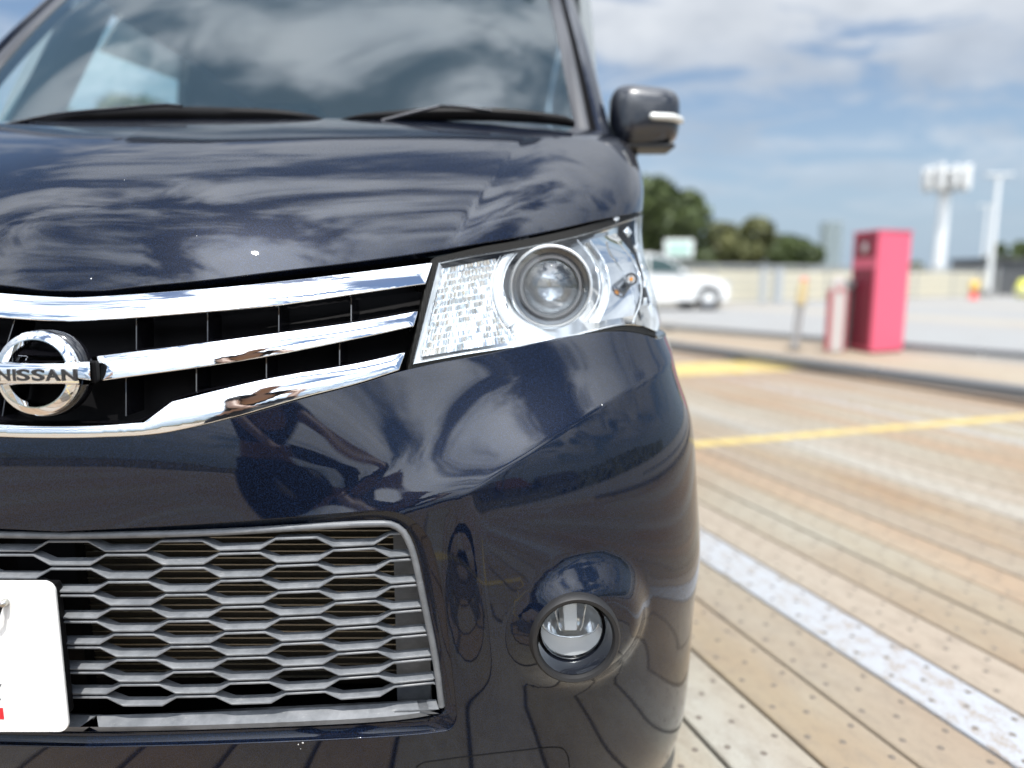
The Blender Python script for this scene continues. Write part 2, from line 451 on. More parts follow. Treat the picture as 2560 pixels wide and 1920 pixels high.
def patch(name, loop, m, parent, holes=(), h=0.008, off=0.0, thick=0.014, round_=0.0015, mirror=True, crown=None, lines=()):
    """a sheet of the body surface trimmed to a loop (with holes), with rolled edges of real thickness"""
    loops = [np.array(loop)] + [np.array(q) for q in holes]
    pts = []; edges = []
    for lp in loops:
        k = len(pts); pts += [Vector((a * KS, b * KV)) for a, b in lp]; n = len(lp)
        edges += [(k + i, k + (i + 1) % n) for i in range(n)]
    nb = len(pts)
    for ln_ in lines:                                     # vertices follow the creases
        k = len(pts); q = [Vector((a * KS, b * KV)) for a, b in ln_]; pts += q; edges += [(k + i, k + i + 1) for i in range(len(q) - 1)]
    L0 = [(a * KS, b * KV) for a, b in loops[0]]; HH = [[(a * KS, b * KV) for a, b in q] for q in loops[1:]]
    B = np.array([(p.x, p.y) for p in pts]); B_all = B; 
    x0, y0 = B[:len(L0)].min(0); x1, y1 = B[:len(L0)].max(0)
    gx = np.arange(math.floor(x0 / h) * h, x1, h); gy = np.arange(y0, y1, h)
    GX, GY = (q.ravel() for q in np.meshgrid(gx, gy, indexing='ij'))
    ok = inside_np(L0, GX, GY)
    for q in HH: ok &= ~inside_np(q, GX, GY)
    GX, GY = GX[ok], GY[ok]
    md = np.full(GX.shape, 9.0)
    for bx, by in B_all: md = np.minimum(md, np.hypot(GX - bx, GY - by))
    pts += [Vector((a, b)) for a, b, d in zip(GX, GY, md) if d > h * 0.55]
    V2, _, F2, ov, _, _ = delaunay_2d_cdt(pts, edges, [], 0, 1e-7)
    keep = []
    V2n = np.array([(p.x, p.y) for p in V2])
    cc = np.array([V2n[list(f)].mean(0) for f in F2])
    ok = inside_np(L0, cc[:, 0], cc[:, 1])
    for q in HH: ok &= ~inside_np(q, cc[:, 0], cc[:, 1])
    keep = [tuple(f) for f, o in zip(F2, ok) if o]
    s = V2n[:, 0] / KS; v = V2n[:, 1] / KV
    P = S(s, v); N = SN(s, v); P = P + N * off
    if crown:                                             # rounded face: rises from the edges over a width
        md = np.full(len(P), 9.0); Bp = P[:nb]
        for i in range(nb):
            j = i + 1 if (i + 1 < nb) else 0
            a = P[i]; ab = P[j] - a; L2 = max(float(ab @ ab), 1e-12)
            if L2 > 0.0016 or (s[i] < 1e-4 and s[j] < 1e-4): continue
            t = np.clip(((P - a) @ ab) / L2, 0, 1); md = np.minimum(md, np.linalg.norm(P - a - t[:, None] * ab, axis=1))
        q = 1 - np.clip(md / crown[1], 0, 1); P = P + N * (crown[0] * (1 - q * q))[:, None]
        acc = np.zeros_like(P)
        for f in keep:
            a, b, c = P[f[0]], P[f[1]], P[f[2]]; nn = np.cross(b - a, c - a)
            if nn @ N[f[0]] < 0: nn = -nn
            for i in f: acc[i] += nn
        cz = s < 1e-4; acc[cz, 0] = 0
        N = acc / np.maximum(np.linalg.norm(acc, axis=1, keepdims=True), 1e-12)
    # outward orientation
    F3 = []
    for f in keep:
        a, b, c = (P[i] for i in f[:3])
        F3.append(f if np.dot(np.cross(b - a, c - a), N[f[0]]) > 0 else f[::-1])
    cnt = {}
    for f in F3:
        for i in range(len(f)):
            cnt.setdefault(tuple(sorted((f[i], f[(i + 1) % len(f)]))), []).append((f[i], f[(i + 1) % len(f)]))
    bd = [e[0] for e in cnt.values() if len(e) == 1 and not (s[e[0][0]] < 1e-4 and s[e[0][1]] < 1e-4)]
    V = [tuple(p) for p in P]; NN = [tuple(q) for q in N]; FF = list(F3)
    if thick and bd:
        out = {}
        for a, b in bd:
            d = P[b] - P[a]; o = np.cross(d, N[a]); o /= max(np.linalg.norm(o), 1e-12)
            for k in (a, b): out[k] = out.get(k, 0) + o
        rings = {}
        for k, o in out.items():
            o = o / max(np.linalg.norm(o), 1e-9)
            if s[k] < 1e-4: o = o * np.array([0, 1, 1])
            n = N[k]; ids = [k]
            for oo, dn, nn in ((round_ * 0.7, round_ * 0.3, n * 0.7 + o * 0.7), (round_, round_, o), (round_, thick, o)):
                ids.append(len(V)); V.append(tuple(P[k] + o * oo - n * dn)); NN.append(tuple(nn / max(np.linalg.norm(nn), 1e-9)))
            rings[k] = ids
        for a, b in bd:
            for r in range(3): FF.append((rings[b][r], rings[a][r], rings[a][r + 1], rings[b][r + 1]))
    if mirror:
        k = len(V)
        V += [(-x, y, z) for x, y, z in V]; NN += [(-x, y, z) for x, y, z in NN]; FF += [tuple(i + k for i in f[::-1]) for f in FF]
    return mesh_obj(name, V, FF, m, parent, normals=NN)

def v_of_z(z): return float(np.interp(z, _zz, _zv))
_zv = np.linspace(0, NV, 800); _zz = rows_at(_zv)[:, 0]
CREASES = []
for off_ in (-0.008, -0.005, -0.0025, 0.0, 0.0025, 0.005, 0.008):
    A_ = np.arange(_cr[0, 0] - 0.02, min(_cr[-1, 0], 0.88), 0.004)
    Zc_ = np.where(A_ < _cr[0, 0], _cr[0, 1] + (A_ - _cr[0, 0]) * _sl0, np.polyval(_crp, np.clip(A_, _cr[0, 0], _cr[-1, 0])))
    CREASES.append([(a / 0.95, v_of_z(z + off_)) for a, z in zip(A_, Zc_)])
HCREASES = []
for off_ in (-0.008, -0.004, 0.0, 0.004, 0.008, 0.014):
    Z_ = np.arange(0.935, 1.135, 0.0025)
    HCREASES.append([((float(np.polyval(_hcp, np.clip(z, _hc[0, 1] - 0.02, _hc[-1, 1] + 0.02))) + off_) / 0.95, v_of_z(z)) for z in Z_])
# ---------------------------------------------------------------- materials of the car
def paint(name, flake=True):
    m = mat(name, (0.0035, 0.0065, 0.016), 0.42, 0.0, 1.0, 0.012, ior=1.5)
    k = NT(m); b = k.b
    b.inputs['Coat IOR'].default_value = 1.48
    b.inputs['Specular IOR Level'].default_value = 0.08
    b.inputs['Metallic'].default_value = 0.25
    v = k.new('ShaderNodeTexVoronoi'); v.inputs['Scale'].default_value = 1400.0
    k.t.links.new(k.pos(), v.inputs['Vector'])
    sp = k.new('ShaderNodeSeparateColor'); k.t.links.new(v.outputs['Color'], sp.inputs[0])
    f = k.ramp(sp.outputs[0], 0.55, 1.0)
    k.put(k.mix(f, (0.0008, 0.0022, 0.0070), (0.0045, 0.0125, 0.038)), b.inputs['Base Color'])
    dust = k.noise(k.pos(), 9.0, 6, 0.6)
    k.put(k.ramp(dust, 0.4, 0.8, 0.008, 0.03), b.inputs['Coat Roughness'])
    w = k.noise(k.pos(), 60.0, 2, 0.5)
    bp = k.new('ShaderNodeBump'); bp.inputs['Strength'].default_value = 0.006; bp.inputs['Distance'].default_value = 0.001
    k.t.links.new(w, bp.inputs['Height']); k.t.links.new(bp.outputs[0], b.inputs['Coat Normal'])
    return m
M_PAINT = paint('dark_blue_paint')
M_CHROME = mat('chrome', (0.86, 0.87, 0.88), 0.035, 1.0)
M_BLACK = mat('black_plastic', (0.007, 0.007, 0.008), 0.5)
M_VOID = mat('recess_black', (0.004, 0.004, 0.005), 0.6)
for m_ in (M_VOID, M_BLACK): m_.node_tree.nodes['Principled BSDF'].inputs['Specular IOR Level'].default_value = 0.12
M_GLOSS = mat('piano_black', (0.006, 0.006, 0.008), 0.12, 0, 0.6)
M_RUBBER = mat('rubber', (0.012, 0.012, 0.013), 0.55)
def weathered():
    m = mat('weathered_grey_plastic', (0.16, 0.17, 0.18), 0.42); k = NT(m)
    n1 = k.noise(k.pos((1, 1, 1)), 45, 6, 0.65); n2 = k.noise(k.pos((14, 14, 90)), 6, 5, 0.7, 0.4)
    c = k.mix(k.ramp(n1, 0.35, 0.7), (0.115, 0.124, 0.136), (0.185, 0.195, 0.208))
    c = k.mix(k.ramp(n2, 0.58, 0.78, 0, 0.55), c, (0.36, 0.355, 0.34))
    k.put(c, k.b.inputs['Base Color']); k.put(k.ramp(n1, 0.3, 0.7, 0.34, 0.55), k.b.inputs['Roughness'])
    k.bump(k.noise(k.pos(), 900, 2), 0.12, 0.0006)
    return m
M_GREY = weathered()
M_LENS = glassy('clear_lens', (0.97, 0.99, 1.0), 1.45)
M_WIND = glassy('windscreen_glass', (0.80, 0.93, 0.93), 1.62)
M_SIDE = glassy('side_glass', (0.86, 0.95, 0.95), 1.45)
M_TRIM = mat('cabin_trim', (0.16, 0.18, 0.19), 0.8)
M_DARKTRIM = mat('dark_cabin_trim', (0.02, 0.022, 0.026), 0.8)
M_WHITE = mat('plate_white', (0.80, 0.81, 0.80), 0.4)
M_RED = mat('print_red', (0.62, 0.02, 0.03), 0.45)
M_INK = mat('print_black', (0.02, 0.02, 0.022), 0.5)
M_AMBER = mat('amber', (0.9, 0.35, 0.03), 0.25)
M_STEEL = mat('bolt_steel', (0.55, 0.54, 0.5), 0.3, 1.0)
M_REFL = mat('reflector_chrome', (0.92, 0.94, 0.95), 0.10, 0.62)
M_OPTIC = mat('optic_chrome', (0.93, 0.95, 0.96), 0.07, 0.85)
M_REFL2 = mat('satin_reflector', (0.88, 0.90, 0.92), 0.25, 0.5)

car = empty('parked_minicar', (0, 0, 0))
tag(car, 'dark navy blue tall minicar parked close up, front right corner filling the picture', 'car')

# ---- bonnet, bumper
HOOD_LOW = [(196, 725), (260, 724), (340, 715), (520, 698), (700, 676), (900, 652), (1090, 625), (1200, 606), (1300, 590), (1400, 570), (1500, 547), (1611, 527)]
vtop = NV - 1.6
h_end = sv(HOOD_LOW[-1])
HOOD = outline('c', HOOD_LOW, [h_end and ('sv', *h_end), ('sv', 1.30, h_end[1] + 0.4), ('sv', 1.9, h_end[1] + 0.7)],
               [('sv', 1.9, h_end[1] + 0.7), ('sv', 1.9, vtop), ('sv', 0, vtop)])
hood = patch('hood', HOOD, M_PAINT, car, h=0.0065, thick=0.012, lines=HCREASES)

BAR3_LOW = [(120, 1099), (386, 1088), (440, 1078), (500, 1064), (610, 1040), (750, 1000), (900, 961), (991, 933), (1020, 926)]
LAMP_LOW = [(1020, 926), (1100, 908), (1200, 890), (1300, 868), (1400, 846), (1480, 834), (1560, 830), (1610, 838), (1646, 850)]
l_end = sv(LAMP_LOW[-1])
H0 = [(106, 1329), (524, 1307), (839, 1283), (940, 1275), (990, 1279), (1028, 1295), (1056, 1320), (1075, 1350), (1106, 1467), (1127, 1624), (1143, 1765), (1143, 1800), (1128, 1824), (1095, 1832), (944, 1845), (524, 1863), (106, 1872)]
bump_open = outline('c', H0, 'c')
# fog lamp opening, a circle about its centre on the surface
fc = sv(FOG_PX)
fP = Vector(S(*[np.array(x) for x in fc])); fN = Vector(SN(*[np.array(x) for x in fc]))
FOG_AX = Vector((fN.x * 0.35, -1, 0.05)).normalized()
fog_ring_px = [(1438 + 106 * math.cos(t), 1595 - 104 * math.sin(t)) for t in np.linspace(0, 2 * math.pi, 49)[:-1]]
fog_hole = [sv(p) for p in fog_ring_px]
BUMP = outline([('sv', 0, 0.35), ('sv', 1.05, 0.35), ('sv', 1.5, 0.5), ('sv', 1.62, l_end[1] - 0.2)],
               [('sv', 1.62, l_end[1] - 0.2), ('sv', 1.25, l_end[1] - 0.05), ('sv', *l_end)], LAMP_LOW[::-1], BAR3_LOW[::-1], 'c') + bump_open
bumper = patch('front_bumper', BUMP, M_PAINT, car, holes=[fog_hole], h=0.006, lines=CREASES)
def ysurf(px, py):
    r = surf.px(px, py)
    return float(S(np.array(r[0]), np.array(r[1]))[1]) if r else None
def deep(px, py, b):
    """point on the ray through a photo point, b metres behind the body surface"""
    y = ysurf(max(px, 235), py); return at_y(px, py, y + b)
def surf_y(X, Z):
    """setback of the body surface at a width and height, by its own section"""
    v = np.interp(Z, _vz, _vv); R = rows_at(v)
    g = np.clip(abs(X) / R[2], 0, 0.999); return float(R[1] + R[3] * (1 - (1 - g ** R[4]) ** (1 / R[4])))
_vv = np.linspace(0, NV, 400); _vz = rows_at(_vv)[:, 0]
def mirrored(V, Fc):
    k = len(V); V = [tuple(p) for p in V]
    return V + [(-x, y, z) for x, y, z in V], list(Fc) + [tuple(i + k for i in f[::-1]) for f in Fc]
def resample(P, n):
    P = np.array([tuple(p) for p in P]); L = np.concatenate([[0], np.cumsum(np.linalg.norm(np.diff(P, axis=0), axis=1))])
    t = np.linspace(0, L[-1], n); return np.stack([np.interp(t, L, P[:, k]) for k in range(3)], 1)
def loft(name, curves, m, parent, smooth=True, mirror=False, closed=False):
    n = len(curves[0]); V = [tuple(p) for c in curves for p in c]
    Fc = [(i * n + k, i * n + (k + 1) % n, (i + 1) * n + (k + 1) % n, (i + 1) * n + k) for i in range(len(curves) - 1) for k in range(n if closed else n - 1)]
    if mirror: V, Fc = mirrored(V, Fc)
    o = mesh_obj(name, V, Fc, m, parent)
    bm = bmesh.new(); bm.from_mesh(o.data); bmesh.ops.remove_doubles(bm, verts=bm.verts, dist=1e-5)
    bmesh.ops.recalc_face_normals(bm, faces=bm.faces); bm.to_mesh(o.data); bm.free()
    if smooth: smooth_by_angle(o, 40)
    return o
def mirror_copy(o):
    """a copy of a part on the other side of the car"""
    c = o.copy(); me = o.data.copy(); c.data = me
    for v in me.vertices: v.co.x = -v.co.x
    me.flip_normals()
    COL.objects.link(c); return c

# ---- upper grille: recess, three bright bars, vanes
grille = patch('upper_grille', outline('c', [(x, y - 12) for x, y in HOOD_LOW[:7]] + [(1110, 640)], [(1110, 640), (1090, 660), (1025, 930)], [(1025, 930), (1010, 936)], [(x, y + 4) for x, y in BAR3_LOW[::-1]], 'c'),
               M_VOID, car, h=0.02, off=-0.055, thick=0)
B1 = outline('c', [(140, 748), (244, 744), (407, 733), (610, 716), (900, 683), (1078, 660)], [(1078, 660), (1062, 709)], [(1062, 709), (900, 733), (692, 763), (447, 785), (244, 800), (140, 804)], 'c')
B2 = outline([(246, 893), (529, 857), (900, 806), (1042, 781)], [(1042, 781), (1032, 815)], [(1032, 815), (900, 844), (610, 900), (256, 950)], [(256, 950), (246, 893)])
B3 = outline('c', [(120, 1068), (240, 1066), (362, 1058)], [(362, 1058), (432, 1006)], [(432, 1006), (651, 953), (900, 909), (1010, 884)], [(1010, 884), (996, 924)], [(996, 924), (900, 955), (750, 994), (610, 1034), (480, 1066), (386, 1083), (240, 1091), (120, 1093)], 'c')
for q in (B1, B2, B3):
    patch('chrome_bar', q, M_CHROME, grille, h=0.0035, off=0.002, thick=0.024, round_=0.0015, crown=(0.0013, 0.012))
# dark shelf behind each bar
for q in ([(200, 890), (529, 851), (900, 800), (1045, 775)], [(200, 1052), (362, 1045), (428, 998), (651, 946), (900, 903), (1014, 878)]):
    c = catmull(q, 24)
    loft('grille_shelf', [[deep(x, y + 5, 0.004) for x, y in c], [deep(x, y, 0.012) for x, y in c], [deep(x, y - 3, 0.05) for x, y in c]], M_GLOSS, grille, mirror=True)
for x, y0, y1 in ((341, 800, 876), (519, 782, 856), (697, 763, 832), (878, 741, 806), (315, 940, 1040), (491, 912, 990), (666, 885, 945), (849, 855, 916)):
    b = MB(); a0 = deep(x, y0, 0.012); a1 = deep(x, y1, 0.012)
    w = 0.0007
    v = [a0 + Vector((-w, 0, 0)), a0 + Vector((w, 0, 0)), a1 + Vector((w, 0, 0)), a1 + Vector((-w, 0, 0))]
    v += [p + Vector((0, 0.04, 0)) for p in v]
    b.add(v, [(0, 1, 2, 3), (5, 4, 7, 6), (1, 5, 6, 2), (4, 0, 3, 7), (0, 4, 5, 1), (3, 2, 6, 7)])
    o = b.build('grille_vane', M_GLOSS, grille); mirror_copy(o)

# ---- badge
EM = at_y(102, 933, 0.006); R_E = 0.0472
tilt = rad(6)
eax = Vector((0, -math.cos(tilt), math.sin(tilt)))
V, Fc = lathe([(R_E - 0.001, -0.004), (R_E, 0.004), (R_E - 0.0012, 0.0062), (R_E - 0.0024, 0.0066), (0.0385, 0.0115), (0.0372, 0.0115), (0.0342, 0.006), (0.0338, -0.004)], 96, eax, EM)
badge = mesh_obj('badge', V, Fc, M_CHROME, car); smooth_by_angle(badge, 25)
Mrot = Matrix.Rotation(-tilt, 4, 'X')
nx, nz = 40, 14
V = []; Fc = []
BW, BH = 0.0535, 0.0125
for j in range(nz + 1):
    for i in range(nx + 1):
        x = (i / nx * 2 - 1); z = (j / nz * 2 - 1)
        y = -0.0215 + 0.0018 * x * x + 0.0022 * z * z + 0.004 * max(0, abs(z) - 0.86) ** 1.0 / 0.14 * 0.7
        V.append(EM + Mrot @ Vector((x * BW, y, z * BH)))
k0 = len(V)
for j in range(nz): 
    for i in range(nx): a = j * (nx + 1) + i; Fc.append((a, a + 1, a + nx + 2, a + nx + 1))
rim = [i for i in range(nx + 1)] + [j * (nx + 1) + nx for j in range(1, nz + 1)] + [nz * (nx + 1) + i for i in range(nx - 1, -1, -1)] + [j * (nx + 1) for j in range(nz - 1, 0, -1)]
for r in rim: V.append(V[r] + Mrot @ Vector((0, 0.022, 0)))
for k in range(len(rim)): Fc.append((rim[k], k0 + k, k0 + (k + 1) % len(rim), rim[(k + 1) % len(rim)]))
o = mesh_obj('badge_bar', V, Fc, M_CHROME, badge); smooth_by_angle(o, 30)
MB().box(EM + Vector((0, 0.012, 0)), (0.114, 0.010, 0.025)).build('badge_bracket', M_VOID, badge, bevel=0.002)
lath = lathe([(R_E + 0.0018, -0.02), (R_E + 0.0014, -0.004), (R_E - 0.002, -0.003)], 64, eax, EM)
o = mesh_obj('badge_surround', *lath, M_GLOSS, badge, smooth=True)
def letter(ch, x0, x1, z0, z1, y, m, parent, depth=0.0012, bold=0.02, name='letter', rot=None):
    cu = bpy.data.curves.new('letter', 'FONT'); cu.body = ch; cu.extrude = 0.02; cu.offset = bold; cu.resolution_u = 6
    ob = bpy.data.objects.new('letter_curve', cu); COL.objects.link(ob)
    me = bpy.data.meshes.new_from_object(ob.evaluated_get(bpy.context.evaluated_depsgraph_get()))
    bpy.data.objects.remove(ob); bpy.data.curves.remove(cu)
    co = np.array([v.co for v in me.vertices]); lo = co.min(0); hi = co.max(0)
    for v in me.vertices:
        u = (v.co.x - lo[0]) / (hi[0] - lo[0]); w = (v.co.y - lo[1]) / (hi[1] - lo[1]); d = (v.co.z - lo[2]) / (hi[2] - lo[2])
        v.co = (x0 + u * (x1 - x0), y - d * depth, z0 + w * (z1 - z0))
    me.materials.clear(); me.materials.append(m); me.name = name
    return link_mesh(name, me, parent)
def em_y(x, z): return EM.y - 0.0215 + 0.0018 * (x / BW) ** 2 + z * math.tan(tilt)
for ch, a, b in (('N', -58, 160), ('I', 204, 248), ('S', 268, 474), ('S', 508, 708), ('A', 722, 952), ('N', 978, 1218)):
    pa = at_y(a / 6.382, 933, EM.y - 0.021); pb = at_y(b / 6.382, 933, EM.y - 0.021)
    zt = at_y(100, 800 + 782 / 6.382, EM.y - 0.021).z; zb = at_y(100, 800 + 972 / 6.382, EM.y - 0.021).z
    o = letter(ch, pa.x, pb.x, zb, zt, em_y((pa.x + pb.x) / 2, 0) + 0.0016, M_INK, badge, 0.0024, 0.028)

# ---- lower grille
H1 = [(106, 1334), (524, 1325), (930, 1303), (985, 1305), (1010, 1318), (1033, 1362), (1070, 1520), (1096, 1651), (1112, 1772), (1108, 1784), (996, 1803), (524, 1826), (106, 1834)]
h0 = np.array([S(np.array(a), np.array(b)) for a, b in bump_open[1:-1]])
c1 = catmull(H1, 120); h1 = resample([deep(x, y, 0.012) for x, y in c1], 140); h0 = resample(h0, 140)
h0[0, 0] = h0[-1, 0] = h1[0, 0] = h1[-1, 0] = 0.0
lower = loft('lower_grille', [h0, h0 * 0.97 + h1 * 0.03 + np.array((0, 0.004, 0)), h0 * 0.55 + h1 * 0.45 + np.array((0, 0.004, 0)), h1 * 0.94 + h0 * 0.06 + np.array((0, 0.001, 0)), h1, h1 + np.array((0, 0.012, 0))], M_PAINT, car, mirror=True)
def half(P):
    k = min(i for i, p in enumerate(P) if p.x > 0.002); q = P[k].copy(); q.x = 0.0
    return [q] + list(P[k:])
fr = catmull([(60, 1341), (524, 1331), (930, 1309), (980, 1311), (1004, 1325), (1027, 1366), (1063, 1520), (1089, 1651), (1104, 1765)], 70)
b = MB().tube(half([deep(x, y, 0.010) for x, y in fr]), 0.0042, 10); b.v, b.f = mirrored(b.v, b.f)
b.build('grille_frame', M_GREY, lower, smooth=True)
lo_ = catmull([(60, 1834), (524, 1826), (996, 1803), (1098, 1787)], 40)
hi_ = catmull([(60, 1792), (524, 1780), (996, 1756), (1090, 1748)], 40)
loft('grille_sill', [half([deep(x, y + a, d) for x, y in l_]) for l_, a, d in ((lo_, -1, 0.03), (lo_, -3, 0.009), (lo_, -14, 0.008), (hi_, 0, 0.026), (hi_, 0, 0.05))], M_GREY, lower, mirror=True)
# inner edge of the opening by height, so slats end on the frame
_fz = np.array([deep(x, y, 0.012) for x, y in fr[28:]]); _fz = _fz[np.argsort(_fz[:, 2])]
def x_lim(z): return float(np.interp(z, _fz[:, 2], _fz[:, 0])) - 0.002
PITCHX = 0.0655; z1 = at_y(446, 1365, 0.012 + surf_y(0.13, 0.58)).z; DZ = 0.0168; AMP = 0.0056
for i in range(13):
    zb = z1 - i * DZ; xs = []
    xl = x_lim(zb); x = 0.0; pts = []
    for k in range(0, 8):
        xc = k * PITCHX; hi = ((k + i) % 2 == 0); z = zb + (AMP if hi else -AMP)
        for xx in (xc - 0.0235, xc + 0.0235):
            if xx >= 0 or k == 0: pts.append((max(xx, 0.0), z))
    pts = [p for n_, p in enumerate(pts) if n_ == 0 or p[0] > pts[n_ - 1][0] + 1e-6]
    P2 = []
    for a, b2 in zip(pts[:-1], pts[1:]):
        for t in np.linspace(0, 1, 5)[:-1]: P2.append((a[0] + (b2[0] - a[0]) * t, a[1] + (b2[1] - a[1]) * t))
    P2 = [p for p in P2 if p[0] < xl]; P2.append((xl, float(np.interp(xl, [q[0] for q in pts], [q[1] for q in pts]))))
    fr_ = [Vector((x, surf_y(x, z) + 0.013, z)) for x, z in P2]
    bk_ = [Vector((p.x, p.y + 0.0075, p.z + 0.0006 + 0.0026 * (zb + AMP - p.z) / (2 * AMP))) for p in fr_]      # the top face falls forward where the slat dips
    T = 0.0015; up = Vector((0, 0, 1)); bk = Vector((0, 1, 0))
    cs = [[p + bk * 0.007 for p in bk_], bk_, [p + bk * 0.0010 + up * T for p in fr_], [p + up * T * 0.5 for p in fr_],
          [p - up * T * 0.5 for p in fr_], [p + bk * 0.001 - up * T for p in fr_], [p + bk * 0.010 - up * T * 0.6 for p in fr_], [p + bk * 0.007 - up * 0.003 for p in bk_], [p + bk * 0.007 for p in bk_]]
    loft('grille_slat', cs, M_GREY, lower, mirror=True)
# radiator behind
def radiator_mat():
    m = mat('radiator_fins', (0.05, 0.047, 0.042), 0.45, 0.6); k = NT(m)
    w = k.new('ShaderNodeTexWave'); w.inputs['Scale'].default_value = 330; w.inputs['Distortion'].default_value = 1.2; w.inputs['Detail'].default_value = 1
    k.t.links.new(k.pos((1, 0.0, 0.15)), w.inputs['Vector'])
    k.put(k.mix(w.outputs['Fac'], (0.012, 0.011, 0.010), (0.10, 0.09, 0.07)), k.b.inputs['Base Color'])
    k.bump(w.outputs['Fac'], 0.8, 0.002); return m
rx0, rx1 = at_y(225, 1500, 0.115).x, at_y(1006, 1500, 0.115).x; rz1, rz0 = at_y(600, 1300, 0.115).z, at_y(600, 1690, 0.115).z
rad_ = MB().box(((rx0 + rx1) / 2, 0.135, (rz0 + rz1) / 2), (rx1 - rx0, 0.04, rz1 - rz0)).build('radiator', radiator_mat(), car)
b = MB(); z = rz1 - 0.004
while z > rz0:
    b.box(((rx0 + rx1) / 2, 0.1135, z), (rx1 - rx0, 0.003, 0.0011)); z -= 0.0094
b.build('radiator_tubes', mat('tube_alloy', (0.42, 0.38, 0.30), 0.4, 0.9), rad_)
for px in (1024,):
    p = at_y(px, 1550, 0.095)
    o = MB().box((p.x + 0.004, 0.10, p.z + 0.01), (0.045, 0.012, 0.26)).build('air_duct', M_GREY, lower); mirror_copy(o)
p = at_y(190, 1560, 0.09); MB().box((p.x - 0.03, 0.10, p.z), (0.075, 0.02, 0.30)).build('radiator_bracket', M_BLACK, lower)
# unseen closing panels added so no daylight shows through the nose
MB().box((0, 0.30, 0.52), (1.10, 0.02, 0.72)).box((0, 0.19, 0.20), (1.0, 0.16, 0.02)).build('light_block', M_VOID, car)

# ---- number plate with its bolt and printed marks
PL = (at_y(156, 1640, -0.012).x, at_y(60, 1452, -0.012).z, at_y(60, 1829, -0.012).z)
pz = (PL[1] + PL[2]) / 2; ph = PL[1] - PL[2]; pw = 0.33; pcx = PL[0] - pw / 2
def rounded_rect(cx, cz, w, h, r, n=8):
    o = []
    for sx, sz, a0 in ((1, 1, 0), (-1, 1, 90), (-1, -1, 180), (1, -1, 270)):
        for k in range(n + 1):
            a = rad(a0 + 90 * k / n); o.append((cx + sx * (w / 2 - r) + r * math.cos(a), cz + sz * (h / 2 - r) + r * math.sin(a)))
    return o
rr = rounded_rect(pcx, pz, pw, ph, 0.013)
n = len(rr); V = [(x, -0.0125, z) for x, z in rr] + [(x, -0.0105, z) for x, z in rr]
rr2 = rounded_rect(pcx, pz, pw - 0.001, ph - 0.001, 0.0125); V += [(x, -0.0132, z) for x, z in rr2]
plate = mesh_obj('number_plate', V, [tuple(2 * n + i for i in range(n)), tuple(range(n, 2 * n))[::-1]] + [(i, (i + 1) % n, n + (i + 1) % n, n + i) for i in range(n)] + [(2 * n + i, 2 * n + (i + 1) % n, (i + 1) % n, i) for i in range(n)], M_WHITE, car)
MB().box((pcx, 0.004, pz), (pw - 0.02, 0.026, ph - 0.02)).build('plate_bracket', M_BLACK, plate, bevel=0.004)
bp_ = at_y(4, 1512, -0.02)
V, Fc = lathe([(0.0001, 0.007), (0.003, 0.0065), (0.0042, 0.004), (0.0042, -0.001)], 20, (0, -1, 0), (bp_.x, -0.014, bp_.z))
mesh_obj('plate_bolt', V, Fc, M_STEEL, plate, smooth=True)
MB().tube([(bp_.x - 0.001, -0.019, bp_.z - 0.002), (bp_.x - 0.004, -0.021, bp_.z - 0.012), (bp_.x - 0.010, -0.019, bp_.z - 0.024)], 0.0016, 8).build('plate_cord', M_BLACK, plate, smooth=True)
a0 = at_y(7, 1770, -0.0135); a1 = at_y(-60, 1798, -0.0135)
MB().box(((a0.x + a1.x) / 2, -0.0134, (a0.z + a1.z) / 2), (a0.x - a1.x, 0.0006, a0.z - a1.z)).build('red_print', M_RED, plate)
for (xa, ya, xb, yb) in ((4, 1710, -26, 1718), (3, 1746, -30, 1760)):
    a = at_y(xa, ya, -0.0135); c = at_y(xb, yb, -0.0135); w = 0.0032
    MB().add([(a.x, -0.0138, a.z), (c.x, -0.0138, c.z), (c.x - 0.004, -0.0138, c.z - w * 2), (a.x - 0.004, -0.0138, a.z - w * 2), (a.x, -0.013, a.z), (c.x, -0.013, c.z), (c.x - 0.004, -0.013, c.z - w * 2), (a.x - 0.004, -0.013, a.z - w * 2)],
             [(0, 1, 2, 3), (4, 7, 6, 5), (0, 4, 5, 1), (1, 5, 6, 2), (2, 6, 7, 3), (3, 7, 4, 0)]).build('black_print', M_INK, plate)
# ---- headlamps
LENS_TOP = [(1097, 657), (1166, 643), (1318, 617), (1470, 583), (1565, 553), (1611, 538)]
LENS_BOT = [(1644, 828), (1604, 813), (1560, 811), (1495, 824), (1387, 851), (1280, 868), (1150, 888), (1033, 910)]
le = sv((1611, 538)); be = sv((1644, 828))
SIDE = [('sv', *le), ('sv', 1.02, le[1] - 0.15), ('sv', 1.02, be[1] + 0.6), ('sv', *be)]
LENS = outline(LENS_TOP, SIDE, LENS_BOT, [(1033, 910), (1097, 657)])
SEAL = outline([(1082, 646), (1090, 640)], [(1090, 640), (1200, 615), (1300, 598), (1400, 578), (1500, 553), (1600, 526)], [('sv', *sv((1600, 526))), ('sv', 1.03, le[1] + 0.05), ('sv', 1.03, be[1] + 0.45), ('sv', *be)],
               [(1646, 838), (1610, 830), (1560, 822), (1480, 832), (1400, 850), (1300, 873), (1200, 894), (1100, 913), (1022, 928)], [(1022, 928), (1082, 646)])
